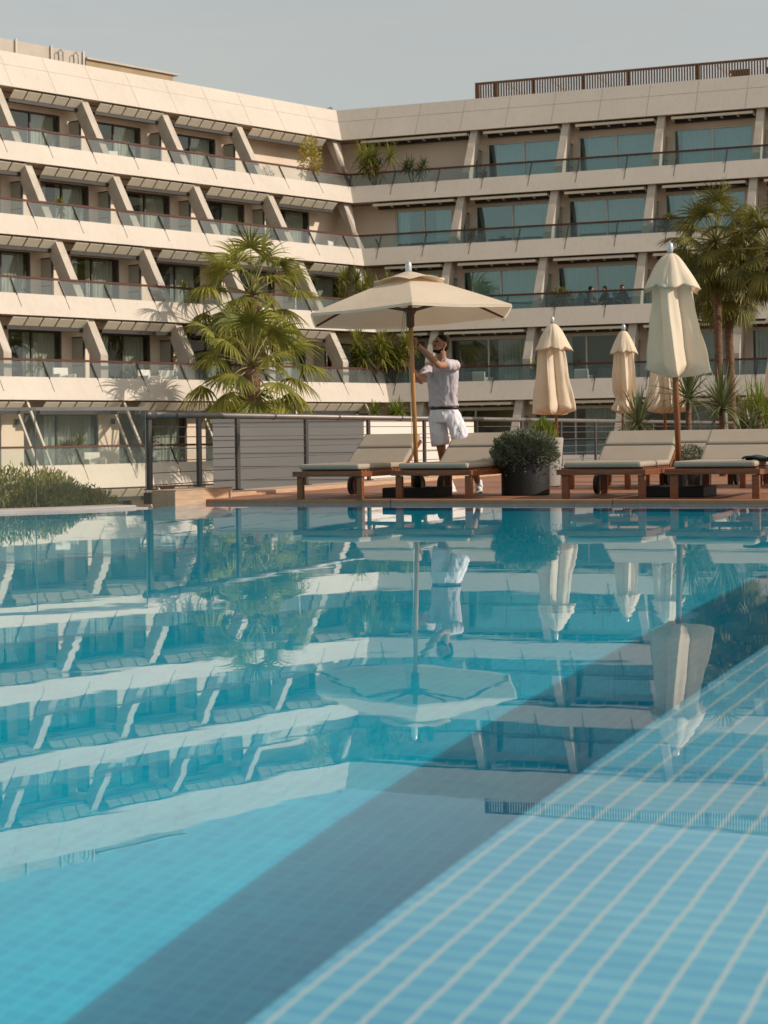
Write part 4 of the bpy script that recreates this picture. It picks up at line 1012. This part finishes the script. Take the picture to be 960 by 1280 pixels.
# seated guests on the third balcony of the right wing
fz3 = ZB[3] + .35
def guest(u, nb, face, lb, scale=1.):
    b0 = RW.P(u, T_ * (Z0 - ZT[3]) - nb, fz3, False); p_ = empty('person', b0, face, lb, 'person', 'guests seated on the third balcony')
    b = MB(); hp = V((0, 0, .52)); ch = V((0, .03, .88)); hd = V((0, -.02, 1.22))
    capsule(b, hp, ch, .13, .15, 12, .7); capsule(b, ch, hd, .06, .05); ell(b, hd, .085, .10, .12)
    ell(b, hd + V((0, -.095, -.01)), .015, .02, .02)
    for sx in (-1, 1):
        capsule(b, V((sx * .09, 0, .5)), V((sx * .12, -.45, .5)), .075, .055, 10); capsule(b, V((sx * .12, -.45, .5)), V((sx * .12, -.42, .09)), .05, .035, 10); capsule(b, V((sx * .12, -.40, .05)), V((sx * .12, -.58, .04)), .04, .03, 10)
        capsule(b, V((sx * .18, .02, .97)), V((sx * .24, -.06, .70)), .05, .04, 10); capsule(b, V((sx * .24, -.06, .70)), V((sx * .14, -.30, .62)), .038, .028, 10)
        for f in range(4): capsule(b, V((sx * (.15 - .02 * f), -.32, .62)), V((sx * (.14 - .02 * f), -.40, .60)), .011, .009, 6)
        capsule(b, V((sx * .12, -.31, .63)), V((sx * .09, -.36, .64)), .012, .009, 6)
    remesh(b, 'body', M['skin'], p_, .014, 3)
    b = MB(); capsule(b, hp, ch + UPv * .05, .15, .17, 12, .75)
    for sx in (-1, 1): capsule(b, V((sx * .18, .02, .97)), V((sx * .23, -.05, .76)), .065, .06, 10); capsule(b, V((sx * .09, 0, .5)), V((sx * .12, -.4, .5)), .09, .075, 10)
    remesh(b, 'clothes', M['cloth_dark'], p_, .018, 3)
    b = MB(); ell(b, hd + V((0, .02, .035)), .095, .105, .11); b.build('hair', M['hair'], p_, True)
    c_ = empty('balcony_chair', b0 + V((0, 0, 0)), face, 'dark chair under the ' + lb.split(',')[1].replace('one ', '').strip(), 'chair', 'chairs under the seated guests')
    m_ = MB(); m_.box(-.24, .24, -.25, .22, .38, .42); m_.build('seat', M['dark'], c_)
    m_ = MB(); m_.box(-.24, .24, .22, .25, .42, .85); m_.build('backrest', M['dark'], c_)
    for sx in (-1, 1):
        for y in (-.23, .21): m_ = MB(); m_.box(sx * .22 - .015, sx * .22 + .015, y - .015, y + .015, 0, .38); m_.build('leg', M['dark'], c_)
guest(13.9, .75, 1.2, 'dark haired guest in dark clothes, leftmost of the three seated on a right wing balcony')
guest(14.45, .95, -1.0, 'dark haired guest in dark clothes, middle one of the three seated on the balcony')
guest(15.25, .8, .2, 'dark haired guest in dark clothes, rightmost of the three seated by the balcony pier')

# ------------------------------------------------------------------ light, sky, camera
SUN_EL, SUN_AZ = radians(31), radians(-14)      # azimuth from +x towards +y
sd = V((cos(SUN_EL) * cos(SUN_AZ), cos(SUN_EL) * sin(SUN_AZ), sin(SUN_EL)))
L = bpy.data.lights.new('sun', 'SUN'); L.energy = 3.0; L.cycles.is_caustics_light = True; L.angle = radians(.55); L.color = (1, .885, .755)
lo = bpy.data.objects.new('sun', L); COL.objects.link(lo); lo.rotation_euler = (-sd).to_track_quat('-Z', 'Y').to_euler(); lo.location = (30, 0, 30)
wd = bpy.data.worlds.new('World'); scene.world = wd; wd.use_nodes = True; nt = wd.node_tree
bg = nt.nodes['Background']; sk = nt.nodes.new('ShaderNodeTexSky'); sk.sky_type = 'NISHITA'; sk.sun_disc = False
sk.sun_elevation = SUN_EL; sk.sun_rotation = pi / 2 - SUN_AZ; sk.dust_density = 2.2; sk.air_density = 1.0; sk.ozone_density = 1.2
hs = nt.nodes.new('ShaderNodeHueSaturation'); hs.inputs['Saturation'].default_value = .34
nt.links.new(sk.outputs[0], hs.inputs['Color']); wt = nt.nodes.new('ShaderNodeMix'); wt.data_type = 'RGBA'; wt.blend_type = 'MULTIPLY'; wt.inputs[0].default_value = 1.; wt.inputs[7].default_value = (1., .955, .865, 1)
nt.links.new(hs.outputs[0], wt.inputs[6])
# added fill: the overhead sky is brightened, the low sky dimmed; the glow round the sun is kept down
tcw = nt.nodes.new('ShaderNodeTexCoord'); sxw = nt.nodes.new('ShaderNodeSeparateXYZ'); nt.links.new(tcw.outputs['Generated'], sxw.inputs[0])
mrw = nt.nodes.new('ShaderNodeMapRange'); mrw.interpolation_type = 'SMOOTHSTEP'; mrw.inputs[1].default_value = .12; mrw.inputs[2].default_value = .55; mrw.inputs[3].default_value = .9; mrw.inputs[4].default_value = 1.2
nt.links.new(sxw.outputs[2], mrw.inputs[0])
hz = nt.nodes.new('ShaderNodeMix'); hz.data_type = 'RGBA'; hz.blend_type = 'MULTIPLY'; hz.inputs[0].default_value = 1.
nt.links.new(wt.outputs[2], hz.inputs[6]); nt.links.new(mrw.outputs[0], hz.inputs[7])
cl = nt.nodes.new('ShaderNodeMix'); cl.data_type = 'RGBA'; cl.blend_type = 'DARKEN'; cl.inputs[0].default_value = 1.; cl.inputs[7].default_value = (6.5, 6.2, 5.6, 1)
mpw = nt.nodes.new('ShaderNodeMapping'); mpw.inputs['Scale'].default_value = (1., 1., 6.); nt.links.new(tcw.outputs['Generated'], mpw.inputs[0])
nzw = nt.nodes.new('ShaderNodeTexNoise'); nzw.inputs['Scale'].default_value = 2.2; nzw.inputs['Detail'].default_value = 6.; nzw.inputs['Roughness'].default_value = .6; nzw.inputs['Distortion'].default_value = .8; nt.links.new(mpw.outputs[0], nzw.inputs['Vector'])
crw = nt.nodes.new('ShaderNodeValToRGB'); crw.color_ramp.elements[0].position = .35; crw.color_ramp.elements[1].position = .7; crw.color_ramp.elements[0].color = (.90, .955, .98, 1); crw.color_ramp.elements[1].color = (1.05, 1.02, .97, 1); nt.links.new(nzw.outputs['Fac'], crw.inputs[0])
cw = nt.nodes.new('ShaderNodeMix'); cw.data_type = 'RGBA'; cw.blend_type = 'MULTIPLY'; cw.inputs[0].default_value = 1.; nt.links.new(hz.outputs[2], cw.inputs[6]); nt.links.new(crw.outputs[0], cw.inputs[7])
nt.links.new(cw.outputs[2], cl.inputs[6]); nt.links.new(cl.outputs[2], bg.inputs[0]); bg.inputs[1].default_value = .125
cam = bpy.data.cameras.new('camera'); co = bpy.data.objects.new('camera', cam); COL.objects.link(co); scene.camera = co
cam.sensor_fit = 'VERTICAL'; cam.sensor_height = 36.; cam.sensor_width = 27.; cam.lens = 2300 / 1280 * 36
cam.shift_y = -(640 - 543.86) / 1280.; cam.clip_end = 3000; cam.clip_start = .05
co.matrix_world = Matrix.Translation((0, 0, CAMH)) @ Matrix.Rotation(radians(90), 4, 'X') @ Matrix.Rotation(radians(-.75), 4, 'Z')
cam.dof.use_dof = True; cam.dof.focus_distance = 20.5; cam.dof.aperture_fstop = 5.6
scene.view_settings.view_transform = 'Standard'; scene.view_settings.look = 'None'; scene.view_settings.exposure = .38; scene.view_settings.gamma = 1.
scene.cycles.max_bounces = 10; scene.cycles.transparent_max_bounces = 24; scene.cycles.caustics_reflective = False; scene.cycles.caustics_refractive = True; scene.cycles.sample_clamp_indirect = 6.
scene.cycles.use_denoising = True
